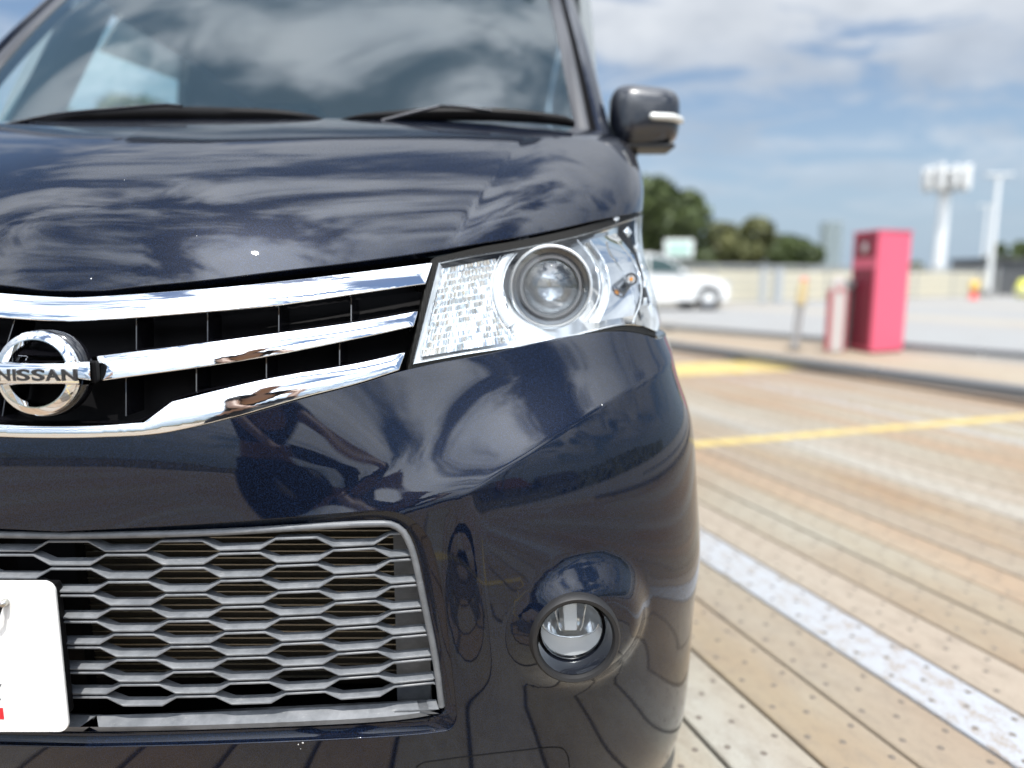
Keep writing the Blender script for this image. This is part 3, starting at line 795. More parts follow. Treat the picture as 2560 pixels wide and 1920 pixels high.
def ribbed_black():
    m = mat('ribbed_seal', (0.012, 0.012, 0.013), 0.5); k = NT(m)
    w = k.new('ShaderNodeTexWave'); w.inputs['Scale'].default_value = 150; k.t.links.new(k.pos((1, 0.4, 0)), w.inputs['Vector'])
    k.bump(w.outputs['Fac'], 0.6, 0.001)
    k.put(k.mix(w.outputs['Fac'], (0.004, 0.004, 0.004), (0.018, 0.018, 0.017)), k.b.inputs['Base Color']); return m
M_SEAL = ribbed_black(); M_SEAL.node_tree.nodes['Principled BSDF'].inputs['Specular IOR Level'].default_value = 0.12
lamp = patch('headlight', SEAL, M_SEAL, car, holes=[LENS], h=0.012, off=-0.004, thick=0.03, mirror=False)
lens_parts = []
def lp(o): lens_parts.append(o); return o
lp(patch('lamp_lens', LENS, M_LENS, lamp, h=0.008, off=0.0005, thick=0.006, round_=0.002, mirror=False))
Pn = np.array([S(np.array(a), np.array(b)) for a, b in LENS]); Nn = np.array([SN(np.array(a), np.array(b)) for a, b in LENS])
cen = Pn.mean(0)
def ring_at(depth, shrink):
    return [Vector(p - n * depth * 0.4 + np.array((0, depth * 0.6, 0)) + (cen - p) * shrink) for p, n in zip(Pn, Nn)]
lp(loft('lamp_bezel', [ring_at(0.003, 0.0), ring_at(0.005, 0.02), ring_at(0.014, 0.045), ring_at(0.020, 0.055), ring_at(0.028, 0.06), ring_at(0.06, 0.07)], M_REFL, lamp, closed=True))
lp(patch('lamp_housing', LENS, M_REFL2, lamp, h=0.015, off=-0.058, thick=0, mirror=False))
def lpt(px, py, dep):
    """point dep metres behind the lens on the ray through a photo point"""
    r = surf.px(px, py); p = S(np.array(r[0]), np.array(r[1])); d = ray_dir(px, py); d = d / np.linalg.norm(d)
    return Vector(p + d * dep)
# stepped optic beside the grille
rng = random.Random(3)
def quad_grid(tl, tr, bl, br, nu, nv, dep):
    V = []
    for j in range(nv + 1):
        for i in range(nu + 1):
            u = i / nu; w = j / nv
            x = (tl[0] * (1 - u) + tr[0] * u) * (1 - w) + (bl[0] * (1 - u) + br[0] * u) * w
            y = (tl[1] * (1 - u) + tr[1] * u) * (1 - w) + (bl[1] * (1 - u) + br[1] * u) * w
            V.append((x, y, dep(u, w)))
    Fc = [(j * (nu + 1) + i, (j + 1) * (nu + 1) + i, (j + 1) * (nu + 1) + i + 1, j * (nu + 1) + i + 1) for j in range(nv) for i in range(nu)]
    return V, Fc
NR, NC = 13, 17
ph = [[rng.uniform(-1, 1) for _ in range(NC + 2)] for _ in range(NR + 1)]
def optic(u, w):
    r = min(int(w * NR), NR - 1); fr = w * NR - r
    uu = u * NC + (0.5 if r % 2 else 0.0); c = int(uu); fc_ = uu - c
    q = ph[r][min(c, NC)]
    bowl = 0.020 * (1 - (2 * u - 1) ** 2) * (0.4 + 0.6 * (1 - (2 * w - 1) ** 2))
    return 0.016 + bowl + 0.0046 * (fr - 0.5) * (1 + 0.6 * q) - 0.0024 * (1 + 0.4 * q) * (1 - (2 * fc_ - 1) ** 2) + 0.0012 * q
V, Fc = quad_grid((1106, 672), (1240, 646), (1046, 893), (1292, 852), 17 * 6, 13 * 5, optic)
V = [lpt(*q) for q in V]
lp(mesh_obj('stepped_reflector', V, Fc, M_OPTIC, lamp))
for k in range(3):
    a = [lpt(1082 + k * 6 - (1082 - 1060) * t, 725 + 90 * t, 0.010) for t in np.linspace(0, 1, 8)]
    lp(MB().tube(a, 0.0005, 6).build('reflector_slot', M_BLACK, lamp))
# projector: rings and glass ball
PC = lpt(1377, 717, 0.024); dpr = (PC.y - CAM[1]); U = dpr / F_PX * 1.01
pax = Vector((-0.03, -1, 0.03)).normalized()
def lathe_part(name, prof, m, c, ax, n=72, ang=30):
    V, Fc = lathe(prof, n, ax, c); o = mesh_obj(name, V, Fc, m, lamp); bm = bmesh.new(); bm.from_mesh(o.data); bmesh.ops.recalc_face_normals(bm, faces=bm.faces); bm.to_mesh(o.data); bm.free()
    smooth_by_angle(o, ang); return lp(o)
M_SATIN = mat('satin_metal', (0.50, 0.51, 0.52), 0.28, 0.8)
M_DKRING = mat('dark_ring', (0.16, 0.165, 0.17), 0.22, 0.9); M_RINGG = mat('grey_ring', (0.30, 0.31, 0.32), 0.3, 0.9)
lathe_part('projector_ring', [(67 * U, 0.002), (69 * U, 0.005), (75 * U, 0.005), (78 * U, 0.001), (80 * U, -0.006), (82 * U, -0.01)], M_RINGG, PC, pax)
lathe_part('projector_barrel', [(80 * U, -0.006), (93 * U, -0.004), (95 * U, 0.002)], M_DKRING, PC, pax)
lathe_part('projector_bezel', [(93 * U, -0.012), (94 * U, 0.001), (96 * U, 0.004), (98 * U, 0.004), (100 * U, 0.000), (103 * U, -0.002), (105 * U, -0.010)], M_REFL, PC, pax)
ball = [(r * U, 0.002 + 0.017 * (1 - (r / 68) ** 2)) for r in (68, 64, 58, 50, 40, 30, 20, 10, 0.05)]
M_BALL = glassy('projector_glass', (0.88, 0.91, 0.94), 1.9)
lathe_part('projector_lens', ball, M_BALL, PC, pax, 72, 80)
lathe_part('projector_bowl', [(68 * U, 0.001), (60 * U, -0.012), (42 * U, -0.024), (20 * U, -0.031), (0.05 * U, -0.033)], mat('dim_bowl', (0.42, 0.42, 0.41), 0.16, 0.95), PC, pax, 48, 80)
# light guide, an open half ring on the inner side
def arc_pts(cx, cy, r, a0, a1, dep, n=40, ky=1.0):
    return [lpt(cx + r * math.cos(rad(a)), cy - r * ky * math.sin(rad(a)), dep) for a in np.linspace(a0, a1, n)]
M_GUIDE = mat('frosted_guide', (0.80, 0.84, 0.88), 0.18, 0.0, 0.6); M_GUIDE.node_tree.nodes['Principled BSDF'].inputs['Transmission Weight'].default_value = 0.35
lp(MB().tube(arc_pts(1384, 722, 141, 118, 222, 0.020, 50), 12 * U, 12).build('light_guide', M_GUIDE, lamp, smooth=True))
for r, a0, a1, w in ((128, 105, 235, 1.6), (156, 128, 226, 1.6)):
    lp(MB().tube(arc_pts(1384, 722, r, a0, a1, 0.014, 50), w * U, 8).build('trim_ring', M_REFL, lamp, smooth=True))
b = MB()
for k in range(46):
    a = 124 + k * (96 / 45)
    b.tube([lpt(1384 + r_ * math.cos(rad(a)), 722 - r_ * math.sin(rad(a)), 0.0085) for r_ in (131, 151)], 0.5 * U, 4)
lp(b.build('guide_ribs', M_REFL2, lamp))
# outer bowl with the amber indicator bulb
def bowlpt(u, w):
    yl = 598 + (803 - 598) * w
    xl = np.interp(w, [0, .25, .5, .75, 1], [1476, 1511, 1525, 1522, 1500]); xr = np.interp(w, [0, .25, .5, .75, 1], [1540, 1583, 1601, 1600, 1583])
    yy = yl - 14 * u
    d = 0.010 + 0.024 * (1 - (2 * w - 1) ** 2) + 0.006 * math.sin(math.pi * u)
    return lpt(xl + (xr - xl) * u, yy, d)
nu, nv_ = 20, 28
V = [bowlpt(i / nu, j / nv_) for j in range(nv_ + 1) for i in range(nu + 1)]
Fc = [(j * (nu + 1) + i, (j + 1) * (nu + 1) + i, (j + 1) * (nu + 1) + i + 1, j * (nu + 1) + i + 1) for j in range(nv_) for i in range(nu)]
lp(mesh_obj('indicator_reflector', V, Fc, M_CHROME, lamp, smooth=True))
# crescent between the projector and the outer bowl
def crespt(u, w):
    y = 606 + (806 - 606) * w
    xa = 1377 + 1.0 * math.sqrt(max(128 ** 2 - (y - 717) ** 2, 100)); xb = np.interp(w, [0, .25, .5, .75, 1], [1474, 1508, 1522, 1519, 1498])
    return lpt(xa + (xb - xa) * u, y, 0.014 + 0.014 * math.sin(math.pi * u) + 0.003 * math.cos(3 * math.pi * u))
V = [crespt(i / 10, j / 20) for j in range(21) for i in range(11)]
lp(mesh_obj('inner_crescent', V, [(j * 11 + i, (j + 1) * 11 + i, (j + 1) * 11 + i + 1, j * 11 + i + 1) for j in range(20) for i in range(10)], M_REFL, lamp, smooth=True))
for xs, dep in (([1474, 1509, 1523, 1520, 1498], 0.006), ([1540, 1584, 1602, 1601, 1583], 0.005), ([1443, 1483, 1498, 1494, 1462], 0.011)):
    c = catmull(list(zip(xs, [600, 653, 702, 752, 805])), 30)
    lp(MB().tube([lpt(x, y, dep) for x, y in c], 1.9 * U, 8).build('trim_ring', M_REFL, lamp, smooth=True))
bc = lpt(1577, 698, 0.010)
V, Fc = lathe([(17 * U, -0.022), (17 * U, 0.003), (15.5 * U, 0.0045), (13 * U, 0.0045), (12.5 * U, 0.002), (0.01 * U, 0.002)], 32, pax, bc)
lp(mesh_obj('indicator_socket', V, Fc, M_DKRING, lamp)); smooth_by_angle(lens_parts[-1], 30)
V, Fc = lathe([(12.4 * U, 0.0022), (11.5 * U, 0.003), (0.01 * U, 0.003)], 24, pax, bc); lp(mesh_obj('indicator_board', V, Fc, M_REFL2, lamp))
q = bc + pax * 0.0042
b = MB(); b.box(q, (8 * U, 0.002, 8 * U)); lp(b.build('indicator_chip', M_AMBER, lamp))
b = MB()
for dx, dz in ((-8.5, 0), (8.5, 0), (0, -8.5), (0, 8.5)): b.box(q + Vector((dx * U, 0.0008, dz * U)), (2.5 * U, 0.001, 2.5 * U))
lp(b.build('indicator_contacts', M_BLACK, lamp))
# row of little prisms round the outer edge
for k in range(8):
    a = 47 - k * 11; r0, r1 = 236, 252
    p0 = [lpt(1374 + r0 * math.cos(rad(a + s_)), 722 - r0 * 0.98 * math.sin(rad(a + s_)), 0.012) for s_ in (-2.4, 2.4)]
    if k > 5: continue
    p1 = [lpt(min(1374 + r1 * math.cos(rad(a + s_)), 1618), 722 - r1 * 0.98 * math.sin(rad(a + s_)), 0.006) for s_ in (-1, 3)]
    p2 = lpt(1374 + 240 * math.cos(rad(a)), 722 - 240 * 0.98 * math.sin(rad(a)), 0.004)
    lp(mesh_obj('prism', [*p0, *p1, p2], [(0, 1, 4), (1, 3, 4), (3, 2, 4), (2, 0, 4), (0, 2, 3, 1)], M_REFL, lamp))
# mirrored lamp on the other side: same parts, turned over
lamp2 = mirror_copy(lamp)
for o in lens_parts:
    c = mirror_copy(o); c.parent = lamp2

# ---- fog lamps
FP = fP + Vector((0, 0.000, 0)); UF = (FP.y - CAM[1]) / F_PX
FA = Vector((0.10, -1, 0.02)).normalized()
FC = Vector(lpt(1438, 1596, -0.004))
def fog_part(name, prof, m, parent, c=FC, n=64, ang=35):
    V, Fc = lathe(prof, n, FA, c); o = mesh_obj(name, V, Fc, m, parent); bm = bmesh.new(); bm.from_mesh(o.data); bmesh.ops.recalc_face_normals(bm, faces=bm.faces); bm.to_mesh(o.data); bm.free()
    smooth_by_angle(o, ang); return o
fog = fog_part('fog_light', [(116 * UF, -0.030), (123 * UF, -0.006), (121 * UF, 0.004), (115 * UF, 0.0075), (106 * UF, 0.0065), (101 * UF, 0.001), (98 * UF, -0.004)], M_RUBBER, car)
M_FUN = mat('gloss_funnel', (0.008, 0.010, 0.016), 0.06, 0.0, 1.0)
fparts = [fog_part('fog_funnel', [(100 * UF, 0.002), (96 * UF, -0.006), (92 * UF, -0.015), (89 * UF, -0.028), (85 * UF, -0.030)], M_FUN, fog)]
fparts.append(fog_part('fog_rim', [(89 * UF, -0.028), (88.5 * UF, -0.024), (85 * UF, -0.023), (84 * UF, -0.030)], M_GLOSS, fog))
fparts.append(fog_part('fog_reflector', [(86 * UF, -0.026), (80 * UF, -0.040), (64 * UF, -0.054), (40 * UF, -0.064), (1 * UF, -0.068)], M_REFL, fog, ang=80))
fparts.append(fog_part('fog_lens', [(r * 1.02 * UF, -0.024 + 0.012 * (1 - (r / 86) ** 2)) for r in (86, 78, 66, 50, 34, 18, 0.1)], glassy('fog_glass', (0.93, 0.95, 0.96), 1.5), fog, ang=80))
fc_in = FC - FA * 0.052
def fpt(x, z, d): return FC - FA * (d - 0.010) + Vector((x * UF, 0, z * UF))
# centre shield, side facets and the sloping shelf inside the lamp
v = [fpt(-20, 70, .050), fpt(20, 70, .050), fpt(17, -10, .040), fpt(-17, -10, .040), fpt(-26, 70, .070), fpt(26, 70, .070), fpt(22, -14, .066), fpt(-22, -14, .066)]
o = MB().add(v, [(0, 1, 2, 3), (4, 7, 6, 5), (0, 4, 5, 1), (1, 5, 6, 2), (2, 6, 7, 3), (3, 7, 4, 0)]).build('bulb_shield', mat('shield_white', (0.85, 0.87, 0.88), 0.3, 0.2), fog, bevel=0.001); fparts.append(o)
for sx in (-1, 1):
    c = [fpt(sx * x, z, d) for x, z, d in ((46, 66, .048), (38, 30, .045), (33, 0, .043), (26, -14, .043))]
    fparts.append(MB().tube(c, 1.6 * UF, 8).build('reflector_edge', M_REFL, fog, smooth=True))
c = [fpt(76 * math.cos(rad(a)), 8 + 38 * math.sin(rad(a)), .041) for a in np.linspace(180, 360, 30)]
fparts.append(MB().tube(c, 2.2 * UF, 8).build('reflector_edge', M_REFL, fog, smooth=True))
c0 = [fpt(76 * math.cos(rad(a)), 6 + 38 * math.sin(rad(a)), .042) for a in np.linspace(180, 360, 30)]
c1_ = [fpt(84 * math.cos(rad(a)), -2 + 78 * math.sin(rad(a)), .037) for a in np.linspace(180, 360, 30)]
fparts.append(loft('reflector_shelf', [c0, c1_], mat('fog_shelf', (0.62, 0.63, 0.64), 0.35, 0.4), fog))
fog2 = mirror_copy(fog)
for o in fparts: mirror_copy(o).parent = fog2

# ---- tow cover seam
c = catmull([(1040, 1919), (1055, 1908), (1100, 1900), (1300, 1876), (1388, 1868), (1408, 1872), (1419, 1888), (1424, 1918)], 40)
MB().tube([lpt(x, y, 0.0) for x, y in c], 0.0009, 6).build('tow_cover_seam', M_VOID, bumper)
# stone chips
chip = mat('stone_chip', (0.75, 0.76, 0.76), 0.6)
for x, y, r in ((757, 1857, 3.5), (746, 1861, 2.2), (752, 1872, 1.5), (1505, 1012, 2.0), (83, 480, 2.0), (228, 697, 2.2), (311, 450, 1.4), (70, 511, 1.4), (22, 670, 1.6), (492, 590, 1.2), (1390, 1540, 1.0)):
    hit = surf.px(x, y)
    if not hit: continue
    p = Vector(S(*map(np.array, hit))); n = Vector(SN(*map(np.array, hit))); rr_ = r * (p.y - CAM[1]) / F_PX
    t1 = n.orthogonal().normalized(); t2 = n.cross(t1)
    V = [p + n * 0.0002 + t1 * math.cos(a) * rr_ * rng.uniform(.5, 1.2) + t2 * math.sin(a) * rr_ * rng.uniform(.5, 1.2) for a in np.linspace(0, 2 * math.pi, 10)[:-1]] + [p + n * 0.0005]
    mesh_obj('stone_chip', V, [(i, (i + 1) % 9, 9) for i in range(9)], chip, hood if y < 800 else bumper)

def diffuse_film(m, f, col):
    t = m.node_tree; o = t.nodes['Material Output'] if 'Material Output' in t.nodes else [n for n in t.nodes if n.type == 'OUTPUT_MATERIAL'][0]
    src = o.inputs[0].links[0].from_socket; d = t.nodes.new('ShaderNodeBsdfDiffuse'); d.inputs[0].default_value = (*col, 1)
    x = t.nodes.new('ShaderNodeMixShader'); x.inputs[0].default_value = f; t.links.new(src, x.inputs[1]); t.links.new(d.outputs[0], x.inputs[2]); t.links.new(x.outputs[0], o.inputs[0])
diffuse_film(M_WIND, 0.07, (0.24, 0.40, 0.52))  # blue diffuse film paints the haze of reflected sky into the glass
# ---- scuttle, windscreen, pillars, roof
def wpt(px, py, base=1.43, slope=1.02, x=None):
    """point on the raked windscreen plane through a photo point"""
    d = ray_dir(px, py)          # plane: z = 1.135 + slope*(depth-base)
    t = (1.135 - slope * base - CAM[2]) / (d[2] - slope * d[1]); return Vector(CAM + d * t)
def wbow(p, k=0.055): return Vector((p.x, p.y + k * (p.x / 0.65) ** 2 - k, p.z))
WXb, WXt = 0.655, 0.60; WZ0, WZ1 = 1.10, 1.66
def wsurf(u, w, off=0.0):
    X = (WXb + (WXt - WXb) * w) * u; Z = WZ0 + (WZ1 - WZ0) * w
    Y = -0.78 + 1.43 + (Z - 1.135) / 1.02 + 0.10 * (abs(u) ** 3) - 0.03 * math.sin(math.pi * w)
    return Vector((X, Y + off * 0.7, Z - off * 0.7))
def wgrid(name, u0, u1, w0, w1, m, off=0.0, nu=30, nv=14, parent=car):
    V = [wsurf(u0 + (u1 - u0) * i / nu, w0 + (w1 - w0) * j / nv, off) for j in range(nv + 1) for i in range(nu + 1)]
    Fc = [(j * (nu + 1) + i, j * (nu + 1) + i + 1, (j + 1) * (nu + 1) + i + 1, (j + 1) * (nu + 1) + i) for j in range(nv) for i in range(nu)]
    return mesh_obj(name, V, Fc, m, parent, smooth=True)
wind = wgrid('windscreen', -1, 1, 0, 1, M_WIND)
for s_ in (-1, 1):
    # body-coloured pillar outside, black gap strip and grey inner strip beside the glass
    def pc(off_x, off_y):
        return [Vector((s_ * (wsurf(1, w).x + off_x * (1 - 0.15 * w)), wsurf(1, w).y + off_y, wsurf(1, w).z)) for w in np.linspace(0, 1.0, 12)]
    loft('pillar_trim', [pc(-0.004, -0.003), pc(0.010, -0.009), pc(0.028, -0.004), pc(0.032, 0.012)], M_BLACK if False else mat('pillar_grey', (0.022, 0.023, 0.028), 0.35, 0, 0.3), car)
    loft('pillar_gap', [pc(0.028, 0.004), pc(0.036, 0.012), pc(0.044, 0.006)], M_VOID, car)
    loft('front_pillar', [pc(0.040, 0.012), pc(0.043, -0.002), pc(0.052, -0.004), pc(0.066, 0.008), pc(0.078, 0.035), pc(0.084, 0.08), pc(0.06, 0.10)], M_PAINT, car)
    # side of the cabin: belt line panel, doors, quarter glass, door glass, roof rail
    X = 0.735
# left side seen through the windscreen: openings traced at their own plane
XL = -0.700
def sl(px, py): return at_x(px, py, XL)
def side_panel(name, pts, m, t=0.03, parent=car):
    n = len(pts); o = None
    for s_ in (1, -1):
        V = [Vector((p.x * s_, p.y, p.z)) for p in pts] + [Vector(((p.x - t) * s_, p.y, p.z)) for p in pts]
        Fc = [tuple(range(n)), tuple(range(n, 2 * n))[::-1]] + [(i, n + i, n + (i + 1) % n, (i + 1) % n) for i in range(n)]
        o = mesh_obj(name, V, Fc, m, parent)
        bm = bmesh.new(); bm.from_mesh(o.data); bmesh.ops.recalc_face_normals(bm, faces=bm.faces); bm.to_mesh(o.data); bm.free()
    return o
def yz(y, z): return Vector((XL, y, z))
q_bot_f = sl(0, 250); qt = sl(120, 0); 
# pillar between quarter glass and door glass
A = [sl(175, -30), sl(20, 320), sl(150, 320), sl(265, 60)]
side_panel('inner_pillar', [sl(215, -95), sl(8, 330), sl(140, 330), sl(270, 60), sl(300, 0)], M_TRIM)
D0, D1, D2, D3 = sl(140, 300), sl(300, 36), sl(468, 140), sl(452, 275)
zs = 1.08
side_panel('cabin_side', [D2, D1, yz(D1.y - 0.25, 1.72), yz(D2.y, 1.72)], M_DARKTRIM)
side_panel('cabin_side', [D3 + Vector((0, 0.0, -0.12)), D2, yz(D2.y, 1.72), yz(2.8, 1.72), yz(2.8, 0.95)], M_DARKTRIM)
side_panel('door_panel', [yz(0.78, 0.30), yz(0.78, 1.10), yz(1.2, 1.10), yz(1.96, 1.09), yz(1.96, 0.95), yz(2.8, 0.95), yz(2.8, 0.30)], M_PAINT, t=0.02)
side_panel('side_window', [yz(0.86, 1.09), yz(1.1, 1.34), yz(1.32, 1.60), yz(2.0, 1.60), yz(2.0, 1.09)], M_SIDE, t=0.004)
M_VISOR = glassy('smoked_visor', (0.68, 0.68, 0.66), 1.3); diffuse_film(M_VISOR, 0.3, (0.5, 0.5, 0.5))
side_panel('window_visor', [D1, D1 * 0.62 + D0 * 0.38, D3 * 0.50 + D2 * 0.50, D2], M_VISOR, t=-0.01)
# roof, headliner, floor, back of cabin
V, Fc = quad_grid((0, 0), (1, 0), (0, 1), (1, 1), 16, 12, lambda u, w: 0)
def roofpt(u, w):
    X = (2 * u - 1) * (0.60 + 0.08 * min(1, w * 6)); Yr = wsurf(0, 1).y + w * 1.75
    return Vector((X, Yr, 1.665 + 0.07 * math.sin(math.pi * min(1, w * 1.1 + .12)) * (1 - (2 * u - 1) ** 4 * 0.8)))
roof = mesh_obj('roof', [roofpt(q[0], q[1]) for q in V], Fc, M_PAINT, car, smooth=True)
mesh_obj('headliner', [roofpt(q[0], q[1]) - Vector((0, 0, 0.03)) for q in V], Fc, mat('headliner', (0.20, 0.20, 0.195), 0.9), car, smooth=True)
MB().box((0, 3.05, 1.0), (1.40, 0.03, 1.40)).build('tailgate', M_PAINT, car)
MB().box((0, 2.0, 0.34), (1.40, 2.2, 0.04)).build('cabin_floor', M_DARKTRIM, car)
MB().box((0, 0.98, 1.00), (1.34, 0.50, 0.10)).build('dashboard', M_DARKTRIM, car, bevel=0.03)
for sx in (-1, 1):
    st = MB(); st.box((sx * 0.34, 1.75, 0.62), (0.50, 0.50, 0.16)).box((sx * 0.34, 2.02, 0.98), (0.48, 0.13, 0.66), Matrix.Rotation(rad(-12), 3, 'X')).box((sx * 0.34, 2.08, 1.42), (0.26, 0.10, 0.18))
    st.build('seat', mat('seat_cloth', (0.05, 0.052, 0.056), 0.9), car, bevel=0.04)
V, Fc = lathe([(0.185, -0.012), (0.197, 0), (0.185, 0.012), (0.173, 0), (0.185, -0.012)], 40, (0, -0.9, 0.45), (0.34, 1.22, 1.0)); mesh_obj('steering_wheel', V, Fc, M_BLACK, car, smooth=True)
# scuttle panel under the wipers
c = [[wsurf(u, 0.0, 0.0) + Vector((0, -0.01, 0.012)) for u in np.linspace(-1, 1, 24)], [wsurf(u, 0.0) + Vector((0, -0.10, -0.02)) for u in np.linspace(-1, 1, 24)], [wsurf(u, 0.0) + Vector((0, -0.16, -0.08)) for u in np.linspace(-1, 1, 24)]]
loft('scuttle', c, M_BLACK, car)

# ---- wipers
def wiper(pts, widths, arm):
    P = [at_y(x, y, 0.60 if True else 0) for x, y in pts]
    b = MB(); V = []; Fc = []
    n = len(P)
    for p, w in zip(P, widths):
        for dy, dz in ((0, -w), (-0.006, -w * 0.4), (-0.007, w * 0.3), (-0.002, w), (0.010, w * 0.9), (0.012, -w)):
            V.append(p + Vector((0, dy, dz)))
    k = 6
    Fc = [(i * k + j, i * k + (j + 1) % k, (i + 1) * k + (j + 1) % k, (i + 1) * k + j) for i in range(n - 1) for j in range(k)] + [tuple(range(k))[::-1], tuple((n - 1) * k + j for j in range(k))]
    b.add(V, Fc); o = b.build('wiper', M_BLACK, car, smooth=True)
    for q, w, m in arm:
        q = catmull(q, 12)
        MB().tube([at_y(x, y, 0.575) for x, y in q], w, 8, flat=0.5).build('wiper_arm', m, o, smooth=True)
    return o
M_WA = mat('wiper_arm', (0.02, 0.02, 0.022), 0.25, 0, 0.5); M_WS = mat('worn_arm', (0.16, 0.16, 0.17), 0.3, 0.2)
def wl(pts, n=30):
    c = catmull([(x, y) for x, y, w in pts], n); xs = [p[0] for p in pts]; ws = [p[2] for p in pts]
    return [tuple(q) for q in c], [float(np.interp(q[0], xs, ws)) * 1.38 / F_PX for q in c]
p, w = wl([(15, 317, 5), (100, 305, 8), (190, 293, 13), (300, 285, 17), (440, 284, 16), (600, 286, 15), (700, 289, 13), (780, 296, 9), (808, 301, 4)])
wiper(p, w, [([(15, 312), (150, 285), (300, 271), (430, 262), (455, 266)], 0.006, M_WA)])
p, w = wl([(856, 301, 4), (900, 294, 8), (1000, 288, 11), (1100, 284, 14), (1250, 286, 14), (1350, 293, 12), (1420, 303, 10), (1436, 309, 6)])
wiper(p, w, [([(955, 302), (1040, 280), (1098, 266)], 0.0055, M_WS), ([(1098, 266), (1150, 268), (1230, 278)], 0.006, M_WA)])

# ---- door mirrors
def shell(cx, cy, cz, w, h, dpt, n=4.0):
    V = []; NU, NW = 40, 22
    for j in range(NW + 1):
        a = math.pi * j / NW - math.pi / 2
        for i in range(NU):
            t = 2 * math.pi * i / NU
            sg = lambda x, e: math.copysign(abs(x) ** e, x)
            V.append((cx + w / 2 * sg(math.cos(a), 0.55) * sg(math.cos(t), 2 / n), cy + dpt / 2 * sg(math.sin(a), 0.8), cz + h / 2 * sg(math.cos(a), 0.55) * sg(math.sin(t), 2 / n) * (1 - 0.10 * sg(math.cos(a), .55) * sg(math.cos(t), .4))))
    Fc = [(j * NU + i, j * NU + (i + 1) % NU, (j + 1) * NU + (i + 1) % NU, (j + 1) * NU + i) for j in range(NW) for i in range(NU)]
    return V, Fc
m0, m1 = at_y(1527, 214, 0.86), at_y(1698, 372, 0.86)
mc = (m0 + m1) / 2; mw = m1.x - m0.x; mh = m0.z - m1.z
V, Fc = shell(mc.x, mc.y + 0.02, mc.z, mw, mh, 0.13)
mir = mesh_obj('door_mirror', V, Fc, mat('mirror_paint', (0.006, 0.008, 0.014), 0.3, 0.0, 1.0), car, smooth=True)
bm = bmesh.new(); bm.from_mesh(mir.data); bmesh.ops.recalc_face_normals(bm, faces=bm.faces); bm.to_mesh(mir.data); bm.free()
mp = []
i0_, i1_ = at_y(1627, 287, 0.80), at_y(1702, 292, 0.80)
pts = [Vector((i0_.x + (m1.x - i0_.x + 0.002) * t, mc.y - 0.045 + 0.05 * max(0, t - 0.55) ** 1.6 * 2.6, i0_.z - 0.003 * t)) for t in np.linspace(0, 1, 14)]
mp.append(MB().tube(pts, [0.005] + [0.0085] * 12 + [0.005], 10, flat=1.0).build('mirror_indicator', mat('indicator_lens', (0.72, 0.73, 0.70), 0.15, 0.2), mir, smooth=True))
mp.append(MB().box((mc.x, mc.y + 0.082, mc.z), (mw * 0.9, 0.006, mh * 0.86)).build('mirror_glass', M_CHROME, mir, bevel=0.002))
st0, st1 = at_y(1578, 365, 0.86), at_y(1583, 420, 0.84)
mp.append(MB().tube([st0 + Vector((0, 0.03, 0.01)), (st0 + st1) / 2 + Vector((-.002, 0.025, 0)), st1 + Vector((-0.01, 0.02, 0)), Vector((0.70, 0.90, st1.z - 0.05))], [0.022, 0.016, 0.02, 0.03], 14).build('mirror_stalk', M_BLACK, mir, smooth=True))
mp.append(MB().box((mc.x + 0.008, mc.y + 0.02, mc.z - mh / 2 + 0.003), (mw * 0.72, 0.09, 0.010)).build('mirror_base_trim', mat('mirror_underside', (0.03, 0.03, 0.03), 0.5), mir, bevel=0.004))
mir2 = mirror_copy(mir)
for o in mp: mirror_copy(o).parent = mir2

# ---- wheels and underbody
for sx in (-1, 1):
    for y in (0.62, 2.95):
        V, Fc = lathe([(0.19, -0.07), (0.25, -0.075), (0.272, -0.06), (0.278, 0), (0.272, 0.06), (0.25, 0.075), (0.19, 0.07)], 40, (sx, 0, 0), (sx * 0.655, y, 0.278))
        wh = mesh_obj('wheel', V, Fc, M_RUBBER, car, smooth=True); wh.name = 'wheel'
        V, Fc = lathe([(0.19, 0.07), (0.18, 0.05), (0.06, 0.045), (0.05, 0.06), (0.001, 0.06)], 40, (sx, 0, 0), (sx * 0.655, y, 0.278)); mesh_obj('rim', V, Fc, M_SATIN, wh, smooth=True)
MB().box((0, 1.7, 0.24), (1.2, 2.8, 0.10)).build('underbody', M_BLACK, car)
# ================================================================= the parking deck and everything round it
UX, UY = 0.317, -0.948           # along the planks
NX, NY = 0.948, 0.317            # across them
DECK_RZ = math.atan2(UY, UX)
def G(n, u, z=0.0): return Vector((NX * n + UX * u, NY * n + UY * u, z))
def nu_of(p): return (p.x * NX + p.y * NY, p.x * UX + p.y * UY)

